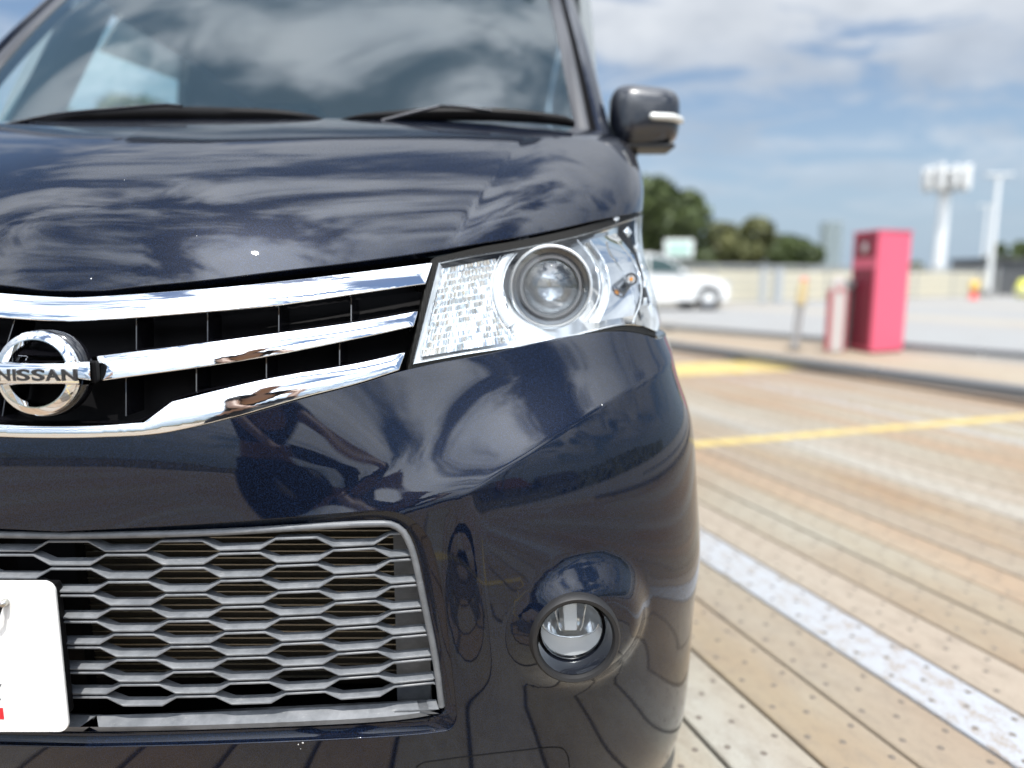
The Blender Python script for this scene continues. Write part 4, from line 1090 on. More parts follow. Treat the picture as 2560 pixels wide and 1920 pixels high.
def deck_mat(name, painted=0, sheet=False):
    m = mat(name, (0.4, 0.33, 0.25), 0.72); k = NT(m)
    geo = k.new('ShaderNodeNewGeometry'); P = geo.outputs['Position']
    def nz(scale, detail, rough, stretch=(1, 1, 1), dist=0.0, off=0.0):
        mp = k.new('ShaderNodeMapping'); mp.vector_type = 'TEXTURE'; mp.inputs['Rotation'].default_value = (0, 0, DECK_RZ)
        mp.inputs['Scale'].default_value = stretch; mp.inputs['Location'].default_value = (off, off * 0.7, 0)
        k.t.links.new(P, mp.inputs[0]); return k.noise(mp.outputs[0], scale, detail, rough, dist)
    oi = k.new('ShaderNodeObjectInfo')
    big = nz(0.55, 5, 0.6, (2.2, 1, 1)); mid = nz(3.4, 6, 0.68, (6.0, 1, 1), 0.3, 4.0); fine_ = nz(26, 6, 0.7, (1.6, 1, 1), 0.0, 9.0); grit = nz(240, 3, 0.6)
    pale = (0.310, 0.300, 0.252); tan = (0.258, 0.216, 0.146); rust = (0.235, 0.138, 0.070); grey = (0.27, 0.275, 0.275)
    c = k.mix(k.ramp(mid, 0.36, 0.66), tan, pale)
    c = k.mix(k.math('MULTIPLY', k.ramp(big, 0.42, 0.57), 0.85), c, rust)
    c = k.mix(k.ramp(nz(0.9, 4, 0.6, (3.5, 1, 1), 0, 21.0), 0.56, 0.72, 0, 0.55), c, grey)
    if sheet:
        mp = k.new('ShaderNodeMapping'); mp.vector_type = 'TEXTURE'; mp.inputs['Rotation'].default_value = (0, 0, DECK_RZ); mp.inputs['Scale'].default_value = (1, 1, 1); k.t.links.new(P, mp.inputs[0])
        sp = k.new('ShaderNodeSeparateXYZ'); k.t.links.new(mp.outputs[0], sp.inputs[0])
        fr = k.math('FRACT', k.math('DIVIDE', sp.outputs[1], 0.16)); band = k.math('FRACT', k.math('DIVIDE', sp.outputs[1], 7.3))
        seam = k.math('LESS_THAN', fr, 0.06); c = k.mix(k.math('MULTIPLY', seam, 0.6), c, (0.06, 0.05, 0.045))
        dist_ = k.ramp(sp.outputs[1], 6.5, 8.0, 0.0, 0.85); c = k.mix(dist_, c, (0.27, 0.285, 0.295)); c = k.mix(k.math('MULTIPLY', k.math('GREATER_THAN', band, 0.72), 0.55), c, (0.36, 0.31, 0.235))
    else:
        c = k.mix(k.ramp(oi.outputs['Random'], 0.2, 1.0, 0.0, 0.55), c, (0.25, 0.215, 0.17)); r2 = k.math('FRACT', k.math('MULTIPLY', oi.outputs['Random'], 7.31)); c = k.mix(k.ramp(r2, 0.55, 0.95, 0.0, 0.55), c, (0.30, 0.20, 0.12)); r3 = k.math('FRACT', k.math('MULTIPLY', oi.outputs['Random'], 13.7)); c = k.mix(k.ramp(r3, 0.6, 1.0, 0.0, 0.5), c, (0.36, 0.36, 0.33))
    c = k.mix(k.ramp(fine_, 0.46, 0.76, 0, 0.60), c, (0.17, 0.14, 0.11)); c = k.mix(k.ramp(nz(1.3, 5, 0.7, (1.5, 1, 1), 0.8, 33.0), 0.55, 0.75, 0, 0.5), c, (0.15, 0.135, 0.12))
    c = k.mix(k.ramp(grit, 0.52, 0.75, 0, 0.40), c, (0.13, 0.11, 0.09))
    if painted:
        wear = k.math('ADD', k.math('MULTIPLY', fine_, 0.6), k.math('MULTIPLY', grit, 0.45))
        lo = 0.52 if painted == 1 else 0.44
        c = k.mix(k.ramp(wear, lo, lo + 0.10, 0.96 if painted == 1 else 0.7, 0.10), c, (0.33, 0.35, 0.38))
    k.put(c, k.b.inputs['Base Color']); k.put(k.ramp(fine_, 0.3, 0.7, 0.6, 0.85), k.b.inputs['Roughness'])
    h = k.math('ADD', k.math('MULTIPLY', fine_, 0.6), k.math('MULTIPLY', grit, 0.4)); k.bump(h, 0.35, 0.003)
    return m
M_DECK = deck_mat('weathered_deck'); M_DECKW = deck_mat('white_painted_deck', painted=1); M_DECKF = deck_mat('faded_white_deck', painted=2); M_SHEET = deck_mat('deck_sheet', sheet=True)
ground = mesh_obj('ground', [(-1500, -1500, -6), (1500, -1500, -6), (1500, 1500, -6), (-1500, 1500, -6)], [(0, 1, 2, 3)], mat('far_ground', (0.12, 0.13, 0.09), 0.9)); tag(ground, kind='structure')
deck = empty('parking_deck'); tag(deck, kind='structure')
def deck_sheet(n0, n1, u0, u1, z, m, name, parent):
    V = [G(n0, u0, z), G(n1, u0, z), G(n1, u1, z), G(n0, u1, z), G(n0, u0, z - 0.1), G(n1, u0, z - 0.1), G(n1, u1, z - 0.1), G(n0, u1, z - 0.1)]
    o = mesh_obj(name, V, [(0, 1, 2, 3), (4, 7, 6, 5), (0, 4, 5, 1), (1, 5, 6, 2), (2, 6, 7, 3), (3, 7, 4, 0)], m, parent)
    bm = bmesh.new(); bm.from_mesh(o.data); bmesh.ops.recalc_face_normals(bm, faces=bm.faces); bm.to_mesh(o.data); bm.free(); return o
deck_sheet(-9, 5.4, -16, 14, -0.045, mat('deck_void', (0.02, 0.018, 0.016), 0.9), 'deck_subframe', deck)
deck_sheet(5.06, 60, -60, 40, -0.004, M_SHEET, 'deck_surface', deck)
deck_sheet(-60, -8.9, -60, 40, -0.004, M_SHEET, 'deck_surface', deck)
deck_sheet(-8.9, 5.06, -60, -15.9, -0.004, M_SHEET, 'deck_surface', deck)
deck_sheet(-8.9, 5.06, 13.9, 40, -0.004, M_SHEET, 'deck_surface', deck)
SP = 0.160; W2 = 0.1515
def plank_mesh(m):
    w = W2 / 2; prof = [(-w, -0.035), (-w, -0.005), (-w + 0.0015, -0.0015), (-w + 0.005, 0), (w - 0.005, 0), (w - 0.0015, -0.0015), (w, -0.005), (w, -0.035)]
    nseg = 1; V = []; k = len(prof)
    for u in (-16.0, 14.0): V += [Vector((UX * u + NX * a, UY * u + NY * a, z)) for a, z in prof]
    Fc = [(i, i + 1, k + i + 1, k + i) for i in range(k - 1)] + [(0, k, 2 * k - 1, k - 1)]
    me = bpy.data.meshes.new('deck_plank'); me.from_pydata([tuple(v) for v in V], [], Fc); me.materials.append(m)
    bm = bmesh.new(); bm.from_mesh(me); bmesh.ops.recalc_face_normals(bm, faces=bm.faces); bm.to_mesh(me); bm.free()
    return me
pm, pmw, pmf = plank_mesh(M_DECK), plank_mesh(M_DECKW), plank_mesh(M_DECKF)
rg = random.Random(11)
n_w = (1.44 + 1.609) / 2; k0_ = round((-8.8 - n_w) / SP)
w2n = nu_of(at_z(2150, 1010))[0]
planks = []
k = k0_
while n_w + k * SP < 5.0:
    n = n_w + k * SP
    white = k == 0 or abs(n - w2n) < SP / 2
    o = link_mesh('deck_plank', (pmw if k == 0 else pmf) if white else pm, deck)
    o.location = (NX * n, NY * n, rg.uniform(-0.0015, 0.0005)); planks.append((n, o))
    if k == 0: o['label'] = 'white painted plank'
    k += 1
# bolt heads in staggered rows along every plank
stud_me = bpy.data.meshes.new('deck_stud')
V, Fc = lathe([(0.0064, 0.0), (0.0052, 0.0010), (0.0001, 0.0016)], 8); stud_me.from_pydata([tuple(v) for v in V], [], Fc); stud_me.materials.append(mat('stud_iron', (0.13, 0.11, 0.09), 0.7))
cand = []
for n, o in planks:
    if n < 0.3: continue
    for j, dn in enumerate((-0.050, 0.0, 0.050)):
        u = -6.0 + (0.035 if j % 2 else 0.0) + ((n * 7.3) % 0.05)
        while u < 2.0:
            p = G(n + dn, u, 0.0002); 
            uv = project(np.array(p))
            if p.y > CAM[1] + 0.4 and 1650 < uv[0] < 2600 and 690 < uv[1] < 1960:
                cand.append((math.dist(p, CAM), n, u, dn, o))
            u += 0.098
cand.sort(key=lambda q: q[0])
for d, n, u, dn, o in cand[:300]:
    s = link_mesh('deck_stud', stud_me, o); s.location = G(dn + rg.uniform(-.002, .002), u + rg.uniform(-.003, .003), 0.0002)
b = MB()
for d, n, u, dn, o in cand[300:2600]: b.add([v + G(n + dn, u, 0.0002) for v in V], Fc)
st_ = mesh_obj('deck_studs_far', b.v, b.f, stud_me.materials[0], deck); st_['kind'] = 'stuff'; st_.name = 'distant_studs'
def line_mat(name, col):
    m = mat(name, col, 0.7); k = NT(m); f = k.noise(k.pos(), 30, 6, 0.7); g_ = k.noise(k.pos(), 4, 4, 0.6)
    k.put(k.mix(k.ramp(k.math('ADD', k.math('MULTIPLY', f, 0.6), k.math('MULTIPLY', g_, 0.4)), 0.50, 0.62), col, (0.40, 0.33, 0.23)), k.b.inputs['Base Color']); return m
M_YEL = line_mat('yellow_paint', (0.48, 0.37, 0.12))
def marking(name, n0, n1, u0, u1, m=None):
    # a coat of paint 1 mm thick, laid plank by plank so the seams stay open
    b = MB(); k = math.ceil((n0 - n_w) / SP - 0.5)
    while n_w + k * SP < n1:
        a = max(n0, n_w + k * SP - W2 / 2 + 0.004); c = min(n1, n_w + k * SP + W2 / 2 - 0.004)
        if c > a: b.add([G(a, u0, 0.0015), G(c, u0, 0.0015), G(c, u1, 0.0015), G(a, u1, 0.0015), G(a, u0, 0.0002), G(c, u0, 0.0002), G(c, u1, 0.0002), G(a, u1, 0.0002)], [(0, 1, 2, 3), (0, 4, 5, 1), (1, 5, 6, 2), (2, 6, 7, 3), (3, 7, 4, 0)])
        k += 1
    o = b.build(name, m or M_YEL); tag(o, kind='structure'); return o
yu = nu_of(at_z(2150, 1076))[1]
marking('yellow_line', -4, 4.97, yu - 0.05, yu + 0.05)
ya, yb_ = nu_of(at_z(1850, 903))[1], nu_of(at_z(1850, 932))[1]
marking('yellow_line', -4, 4.97, min(ya, yb_), max(ya, yb_))
marking('yellow_line', -1.5, 1.2, 1.30, 1.40)
marking('yellow_line', 0.55, 0.65, 1.40, 4.5)

# kerb rails
def rail(p0, p1, w, h, label, z=0.0):
    p0 = Vector((*p0, 0)); p1 = Vector((*p1, 0)); d = (p1 - p0).normalized(); s = Vector((-d.y, d.x, 0)); p0 = p0 - d * 14; p1 = p1 + d * 9
    r = empty('kerb_rail', (*((p0 + p1) / 2).xy, z)); L = (p1 - p0).length; nb = max(1, int(L / 3.0)); rz = math.atan2(d.y, d.x)
    for k in range(nb):
        c = p0 + d * (L * (k + .5) / nb) - (p0 + p1) / 2
        o = MB().box((0, 0, 0), (L / nb - 0.03, w, h)).build('rail_beam', mat('galvanised_rail', (0.17, 0.18, 0.19), 0.5, 0.3), r, bevel=0.012); o.location = (c.x, c.y, h / 2 + 0.03); o.rotation_euler = (0, 0, rz)
        if k == 0: rm = o.data.materials[0]
        o.data.materials[0] = rm
        f = MB().box((0, 0, 0), (0.12, w * 1.1, 0.03)).build('rail_foot', rm, o); f.location = (0, 0, -h / 2 - 0.0155)
    tag(r, label, 'kerb rail', 'low grey rails across the deck'); return r
rail((2.35, 7.65), (4.02, 4.06), 0.12, 0.085, 'near low grey steel rail running across the deck before the red machine')
rail((3.03, 10.8), (5.78, 6.52), 0.10, 0.07, 'farther low grey steel rail passing behind the red machine')

# the red machine
Mc = at_z(2176, 884); Mc = Vector((Mc.x, Mc.y, 0))
rdir = Vector((0.915, 0.40, 0)).normalized(); ldir = Vector((-0.03, 1, 0)).normalized()
HB = at_y(2184, 577, Mc.y).z; WB = 0.52; DB = 0.55
box = empty('ticket_machine', Mc)
tag(box, 'tall pink red cabinet standing beside the low rail on the deck', 'machine')
M_REDP = mat('red_enamel', (0.72, 0.125, 0.20), 0.45); M_DRED = mat('shaded_red_panel', (0.22, 0.012, 0.035), 0.5)  # dark red panels, darker still to carry the left face's shade
def prism(name, pts, z0, z1, m, parent, bevel=0.0):
    n = len(pts); V = [(p.x, p.y, z0) for p in pts] + [(p.x, p.y, z1) for p in pts]
    return MB().add(V, [tuple(range(n))[::-1], tuple(range(n, 2 * n))] + [(i, (i + 1) % n, n + (i + 1) % n, n + i) for i in range(n)]).build(name, m, parent, bevel=bevel)
o_ = Vector((0, 0, 0)); a_, b_, c_, d_ = o_, rdir * WB, rdir * WB + ldir * DB, ldir * DB
prism('cabinet', [a_, b_, c_, d_], 0.02, HB, M_REDP, box, 0.006)
ln = Vector((-1, -0.03, 0))
def on_left(u0, u1, z0, z1, t=0.012):
    p = [ldir * u0, ldir * u1]; return [p[0] + ln * t, p[1] + ln * t, p[1] - ln * 0.004, p[0] - ln * 0.004]
prism('service_door', on_left(0.05, 0.50, 0.06, 0.9), 0.06, HB * 0.70, M_DRED, box, 0.003)
prism('upper_panel', on_left(0.05, 0.50, 0, 0), HB * 0.79, HB * 0.985, M_DRED, box, 0.003)
V, Fc = lathe([(0.001, 0.018), (0.055, 0.018), (0.062, 0.010), (0.062, -0.01)], 24, ln, ldir * 0.27 + Vector((0, 0, HB * 0.87))); mesh_obj('round_display', V, Fc, mat('dial_white', (0.45, 0.42, 0.42), 0.3), box, smooth=True)
prism('lid', [a_ + Vector((-.015, -.015, 0)), b_ + Vector((.015, -.01, 0)), c_ + Vector((.01, .015, 0)), d_ + Vector((-.015, .01, 0))], HB, HB + 0.015, M_REDP, box, 0.003)
prism('foot', [a_ * 1 + (c_ - a_) * .04, b_ + (d_ - b_) * .04, c_ + (a_ - c_) * .04, d_ + (b_ - d_) * .04], 0, 0.02, M_BLACK, box)

# posts beside it
pb = at_z(1985, 874); pt = at_y(2010, 702, pb.y)
po = empty('leaning_post', (pb.x, pb.y, 0)); dv = Vector((pt.x - pb.x, 0, pt.z))
MB().tube([Vector((0, 0, 0)), dv * 0.66], 0.042, 16).build('post_shaft', mat('grey_post', (0.36, 0.36, 0.36), 0.5, 0.3), po, smooth=True)
MB().tube([dv * 0.66, dv * 0.9, dv], [0.06, 0.06, 0.05], 16).build('yellow_sleeve', mat('yellow_sleeve', (0.56, 0.46, 0.26), 0.5), po, smooth=True)
MB().tube([dv * 1.0, dv * 1.05], [0.045, 0.03], 16).build('red_cap', mat('red_cap', (0.55, 0.12, 0.12), 0.5), po, smooth=True)
MB().box((0, 0, 0.005), (0.16, 0.16, 0.01)).build('base_plate', M_BLACK, po)
tag(po, 'thin grey post leaning right with a yellow sleeve and red cap', 'post')
pb = at_z(2085, 880); pt = at_y(2088, 690, pb.y)
po = empty('striped_bollard', (pb.x, pb.y, 0)); h = pt.z
M_BG = mat('bollard_grey', (0.50, 0.47, 0.45), 0.5); M_BR = mat('bollard_red', (0.50, 0.09, 0.11), 0.5)
MB().box((0, 0, h * 0.46), (0.16, 0.10, h * 0.92)).build('bollard_column', M_BG, po, bevel=0.02)
for sx in (-1, 1): MB().box((sx * 0.087, 0, h * 0.42), (0.02, 0.11, h * 0.80)).build('side_strip', M_BR, po, bevel=0.004)
MB().tube([Vector((0, 0, h * 0.9)), Vector((0, 0, h))], [0.07, 0.055], 16).build('bollard_head', M_BG, po, smooth=True)
V, Fc = lathe([(0.001, 0.01), (0.03, 0.01), (0.035, -0.02)], 16, (0, -1, 0), (0, -0.05, h * 0.82)); mesh_obj('red_lamp', V, Fc, M_BR, po, smooth=True)
tag(po, 'grey bollard with red side strips just left of the red cabinet', 'bollard')
pb = at_z(2118, 876); po = empty('slim_post', (pb.x - 0.01, pb.y + 0.1, 0))  # plain slim dark post beside the cabinet
MB().box((0, 0, 0.36), (0.075, 0.12, 0.72)).build('slim_post_column', mat('dark_grey', (0.07, 0.07, 0.075), 0.5), po, bevel=0.01)
MB().box((0.0, -0.02, 0.77), (0.13, 0.14, 0.13)).build('slim_post_head', mat('slim_post_head', (0.12, 0.12, 0.125), 0.4), po, bevel=0.03)
tag(po, 'slim dark grey column squeezed between the bollard and the red cabinet', 'card reader')

# white car
wc = at_z(1742, 772); 
wcar = empty('white_hatchback', (wc.x, wc.y, 0), rad(6))
tag(wcar, 'white hatchback parked far off by the cream parapet, nose to the right', 'car')
M_WP = mat('white_car_paint', (0.78, 0.79, 0.78), 0.3, 0, 1.0); M_TG = mat('tinted_car_glass', (0.02, 0.05, 0.05), 0.08)
side_pf = [(0.62, 0.22), (0.66, 0.45), (0.62, 0.66), (0.35, 0.82), (-0.45, 0.98), (-1.15, 1.42), (-1.7, 1.52), (-2.6, 1.50), (-3.1, 1.30), (-3.4, 0.95), (-3.45, 0.5), (-3.3, 0.22)]
pf = catmull(side_pf, 60)
NVr = len(pf); V = []; Fc = []
prof_w = [(-1, 0.0), (-0.96, 0.5), (-0.8, 0.86), (-0.4, 1.0), (0.4, 1.0), (0.8, 0.86), (0.96, 0.5), (1, 0.0)]
cols = np.linspace(-1, 1, 17)
for yy in cols:
    inset = abs(yy) ** 6
    for x, z in pf:
        taper = 1 - 0.14 * max(0, (z - 0.9) / 0.6)
        cxm, czm = -1.4, 0.75
        V.append((cxm + (x - cxm) * (1 - 0.05 * inset), yy * 0.84 * taper, max(0.2, czm + (z - czm) * (1 - 0.06 * inset))))
for j in range(len(cols) - 1):
    for i in range(NVr): Fc.append((j * NVr + i, j * NVr + (i + 1) % NVr, (j + 1) * NVr + (i + 1) % NVr, (j + 1) * NVr + i))
Fc += [tuple(range(NVr)), tuple((len(cols) - 1) * NVr + i for i in range(NVr))[::-1]]
o = mesh_obj('body', V, Fc, M_WP, wcar); bm = bmesh.new(); bm.from_mesh(o.data); bmesh.ops.recalc_face_normals(bm, faces=bm.faces); bm.to_mesh(o.data); bm.free(); smooth_by_angle(o, 50)
for sy in (-1, 1):
    for nm, poly in (('front_side_window', [(-0.62, 1.00), (-1.18, 1.35), (-1.62, 1.42), (-1.62, 1.0)]), ('rear_side_window', [(-1.70, 1.0), (-1.70, 1.42), (-2.55, 1.40), (-2.9, 1.22), (-2.95, 1.02)])):
        V = []
        for t in (0.0, 0.03):
            V += [(x, sy * (0.84 * (1 - 0.14 * max(0, (z - 0.9) / 0.6)) + 0.006 - t), z) for x, z in poly]
        n = len(poly); MB().add(V, [tuple(range(n)), tuple(range(n, 2 * n))[::-1]] + [(i, (i + 1) % n, n + (i + 1) % n, n + i) for i in range(n)]).build(nm, M_TG, wcar)
    for x in (0.0, -2.55):
        V, Fc = lathe([(0.19, -0.09), (0.28, -0.09), (0.30, -0.05), (0.30, 0.07), (0.28, 0.09), (0.19, 0.09)], 28, (0, sy, 0), (x, sy * 0.76, 0.30)); w_ = mesh_obj('wheel', V, Fc, M_RUBBER, wcar, smooth=True)
        V, Fc = lathe([(0.19, 0.07), (0.10, 0.06), (0.001, 0.08)], 14, (0, sy, 0), (x, sy * 0.76, 0.30)); mesh_obj('rim', V, Fc, M_SATIN, w_)
        V, Fc = lathe([(0.35, 0.0), (0.33, 0.012), (0.305, -0.005)], 28, (0, sy, 0), (x, sy * 0.842, 0.31)); mesh_obj('wheel_arch', V, Fc, M_BLACK, wcar, smooth=True)
V = [(-0.50, -0.62, 1.00), (-0.50, 0.62, 1.00), (-1.14, 0.56, 1.425), (-1.14, -0.56, 1.425)]; V += [(x + 0.02, y, z + 0.02) for x, y, z in V]
MB().add(V, [(0, 1, 2, 3), (4, 7, 6, 5), (0, 4, 5, 1), (1, 5, 6, 2), (2, 6, 7, 3), (3, 7, 4, 0)]).build('front_windscreen', M_TG, wcar)
for sy in (-1, 1):
    MB().box((0.50, sy * 0.62, 0.70), (0.28, 0.24, 0.12)).build('headlight', M_SATIN, wcar, bevel=0.03)
    MB().box((-0.75, sy * 0.88, 1.03), (0.10, 0.16, 0.12)).build('wing_mirror', M_WP, wcar, bevel=0.03)

# parapet: cream panels between grey posts under a grey cap rail
pp0 = at_z(1800, 757); pp1 = at_z(2450, 740)
pd = (pp1 - pp0).normalized(); pd.z = 0; prz = math.atan2(pd.y, pd.x)
def parapet(name, A, B, h, label, cream=(0.60, 0.56, 0.44)):
    d = (B - A); L = d.length; d.normalize(); rz = math.atan2(d.y, d.x)
    r = empty(name, (A.x, A.y, 0), rz); mc = mat('cream_panel', cream, 0.7); mg = mat('grey_rail', (0.30, 0.31, 0.31), 0.5)
    n = max(1, round(L / 3.2)); w = L / n
    pmh = None
    for k in range(n):
        o = MB().box((w * (k + .5), 0, h * 0.42 + 0.02), (w - 0.10, 0.06, h * 0.80)).build('cream_panel', mc, r)
        g_ = MB()
        for q in range(1, 4): g_.box((w * (k + .5), -0.035, h * 0.2 * q + 0.04), (w - 0.12, 0.012, 0.02))
        g_.build('panel_joint', mg, o)
    for k in range(n + 1):
        MB().box((w * k, 0, h / 2), (0.09, 0.10, h)).build('post', mg, r)
    MB().box((L / 2, 0, h - 0.05), (L, 0.12, 0.10)).build('cap_rail', mg, r)
    MB().box((L / 2, 0, h - 0.17), (L, 0.05, 0.05)).build('cap_rail', mg, r)
    tag(r, label, 'parapet'); return r
hp = at_y(1850, 661, at_z(1850, 756).y).z
parapet('parapet', pp0 - pd * 22, pp1 + pd * 0.5, hp, 'long cream panelled parapet with grey cap rail behind the white hatchback')
# pipes standing against the parapet
for px, w in ((1893, 0.22), (1932, 0.30)):
    q = at_z(px, 757) - pd.cross(Vector((0, 0, 1))) * -0.0; q = Vector((q.x + 0.15 * pd.y, q.y - 0.25, 0))
    r = empty('cable_duct', q, prz); MB().box((0, 0, hp * 0.46), (w, 0.14, hp * 0.92)).build('duct_cover', mat('duct_grey', (0.42, 0.44, 0.45), 0.5), r, bevel=0.02); MB().box((0, 0, hp * 0.94), (w * 1.15, 0.18, 0.05)).build('duct_cap', mat('duct_cap', (0.34, 0.35, 0.36), 0.5), r)
    tag(r, 'narrow grey duct on the parapet, left one of two' if px < 1900 else 'wider grey duct on the parapet, right one of two', 'duct', 'grey ducts on the cream parapet')
# dark shed at the far right
q = at_z(2462, 738); q2 = at_z(2640, 736)
sh = empty('dark_shed', (q.x, q.y, 0), 0.15); wd = (q2 - q).length * 0.9
hh = at_y(2500, 650, q.y).z
MB().box((wd / 2, 1.2, hh * 0.5), (wd, 2.4, hh)).build('shed_wall', mat('shed_grey', (0.085, 0.090, 0.095), 0.7), sh)
MB().box((wd / 2, 1.15, hh + 0.05), (wd + 0.2, 2.7, 0.08)).build('shed_roof', mat('shed_roof', (0.14, 0.145, 0.15), 0.6), sh)
b = MB()
for k in range(int(wd / 0.5)): b.box((0.25 + k * 0.5, -0.02, hh * 0.5), (0.05, 0.04, hh * 0.96))
b.build('wall_ribs', mat('shed_rib', (0.11, 0.115, 0.12), 0.6), sh)
tag(sh, 'low dark grey shed at the right edge beyond the lamp posts', 'shed')

# phone mast, lamp posts
M_MAST = mat('white_mast', (0.74, 0.76, 0.76), 0.45)
def base_at(px, py): q = at_z(px, py); return Vector((q.x, q.y, 0))
q = base_at(2340, 737); top = at_y(2349, 480, q.y); tz = top.z; hz = at_y(2349, 413, q.y).z
r = empty('antenna_mast', q); MB().tube([(0, 0, 0), (0, 0, tz), (0, 0, hz - 0.3)], [0.30, 0.25, 0.2], 20).build('mast_pole', M_MAST, r, smooth=True)
V, Fc = lathe([(0.05, hz - 0.25), (0.9, hz - 0.3), (0.95, hz - 0.42), (0.3, tz - 0.1)], 24); mesh_obj('platform', V, Fc, mat('platform_grey', (0.45, 0.46, 0.46), 0.5), r)
for k in range(16):
    a = 2 * math.pi * k / 10 + 0.2; x, y = math.cos(a) * (0.92 if k < 10 else 0.45), math.sin(a) * (0.92 if k < 10 else 0.45)
    o = MB().box((x, y, (tz + hz) / 2 + 0.02 * (k % 2)), (0.26, 0.26, (hz - tz) * (0.80 if k % 3 else 0.95))).build('antenna_panel', mat('antenna_white', (0.70, 0.71, 0.70), 0.5) if k == 0 else bpy.data.materials['antenna_white'], r, bevel=0.06)
tag(r, 'thick white mast crowned with a ring of white antenna panels', 'mast')
def lamp_post(px, py, ptop, label, arm, pw, sc):
    q = base_at(px, py) ; q = Vector((CAM[0] + (q.x - CAM[0]) * sc, CAM[1] + (q.y - CAM[1]) * sc, 0)); z = at_y(px + 8, ptop, q.y).z
    r = empty('lamp_post', q); MB().tube([(0, 0, -0.0), (0, 0, z)], [pw, pw * 0.7], 14).build('lamp_pole', M_MAST, r, smooth=True)
    for s_ in (-1, 1): 
        MB().box((s_ * arm * 0.5, 0, z + 0.05), (arm * 0.9, 0.28, 0.12)).build('lamp_head', mat('lamp_head', (0.62, 0.64, 0.64), 0.4), r, bevel=0.04)
    MB().box((0, 0, 0.15), (pw * 3, pw * 3, 0.3)).build('lamp_base', mat('lamp_base', (0.3, 0.3, 0.3), 0.7), r)
    tag(r, label, 'lamp post', 'white lamp posts beyond the deck'); return r
lamp_post(2468, 741, 440, 'taller white lamp post with a twin head, right of the antenna mast', 0.62, 0.13, 1.0)
lamp_post(2450, 728, 516, 'shorter paler lamp post just left of the taller one', 0.75, 0.12, 1.15)
# guard posts by the lamp
for px in (2444, 2490):
    q = base_at(px, 742); r = MB().tube([(q.x, q.y, 0), (q.x, q.y, 1.35)], 0.05, 12).build('guard_post', M_SATIN, None, smooth=True)
    tag(r, 'thin steel guard post on the %s side of the tall lamp post' % ('left' if px < 2460 else 'right'), 'guard post', 'steel guard posts')
# cone and yellow drum
q = base_at(2433, 748); r = empty('traffic_cone', q)
V, Fc = lathe([(0.20, 0.0), (0.20, 0.04), (0.15, 0.05), (0.11, 0.36)], 20); mesh_obj('cone_body', V, Fc, mat('cone_red', (0.62, 0.05, 0.04), 0.5), r, smooth=True)
V, Fc = lathe([(0.12, 0.36), (0.17, 0.42), (0.17, 0.68), (0.05, 0.74), (0.001, 0.74)], 20); mesh_obj('warning_cover', V, Fc, mat('cone_yellow', (0.75, 0.50, 0.10), 0.5), r, smooth=True)
tag(r, 'red cone with a yellow cover standing near the lamp post foot', 'cone')
q = base_at(2562, 744); r = empty('yellow_drum', q)
V, Fc = lathe([(0.001, 0), (0.30, 0.0), (0.34, 0.12), (0.40, 0.16), (0.40, 0.42), (0.33, 0.46), (0.33, 0.62), (0.25, 0.78), (0.001, 0.80)], 24); mesh_obj('drum_shell', V, Fc, mat('lime_yellow', (0.72, 0.72, 0.12), 0.5), r, smooth=True)
V, Fc = lathe([(0.405, 0.22), (0.41, 0.29), (0.405, 0.36)], 24); mesh_obj('drum_band', V, Fc, mat('drum_band', (0.6, 0.6, 0.55), 0.4), r, smooth=True)
tag(r, 'lime yellow drum cut off by the right edge of the picture', 'drum')
# green sign behind the white car
q = at_y(1697, 622, 24.0); r = empty('green_sign', (q.x, q.y, 0))
MB().box((0, 0, q.z), (1.0, 0.06, 0.62)).build('sign_board', mat('sign_white', (0.72, 0.76, 0.74), 0.5), r, bevel=0.02)
MB().box((0, -0.035, q.z), (0.74, 0.03, 0.40)).build('sign_face', mat('sign_green', (0.42, 0.62, 0.54), 0.5), r)
MB().tube([(0, 0.06, 0), (0, 0.06, q.z)], 0.05, 10).build('sign_post', M_SATIN, r, smooth=True)
tag(r, 'pale green sign board standing up behind the white hatchback', 'sign')

# far tower
q = at_y(2072, 660, 420.0); zt = at_y(2072, 556, 420.0).z
r = empty('office_tower', (q.x, q.y, -6)); tw = 9.0
MB().box((0, 0, (zt + 6) / 2), (tw, tw, zt + 6)).build('tower_core', mat('tower_pale', (0.40, 0.44, 0.44), 0.5), r)
fl = MB(); mw_ = mat('tower_glass', (0.14, 0.19, 0.22), 0.25)
nf = 22
wme_o = MB().box((0, 0, 0), (1.7, 0.12, 0.9)).build('tower_window', mw_, r); wme = wme_o.data
first = True
for k in range(nf):
    for i in range(4):
        o = wme_o if first else link_mesh('tower_window', wme, r); first = False
        o.location = (-3.2 + i * 2.15, -tw / 2 - 0.05, (zt + 6) * 0.98 - k * 1.6)
tag(r, 'distant pale high-rise tower on the skyline between trees and red cabinet', 'tower')

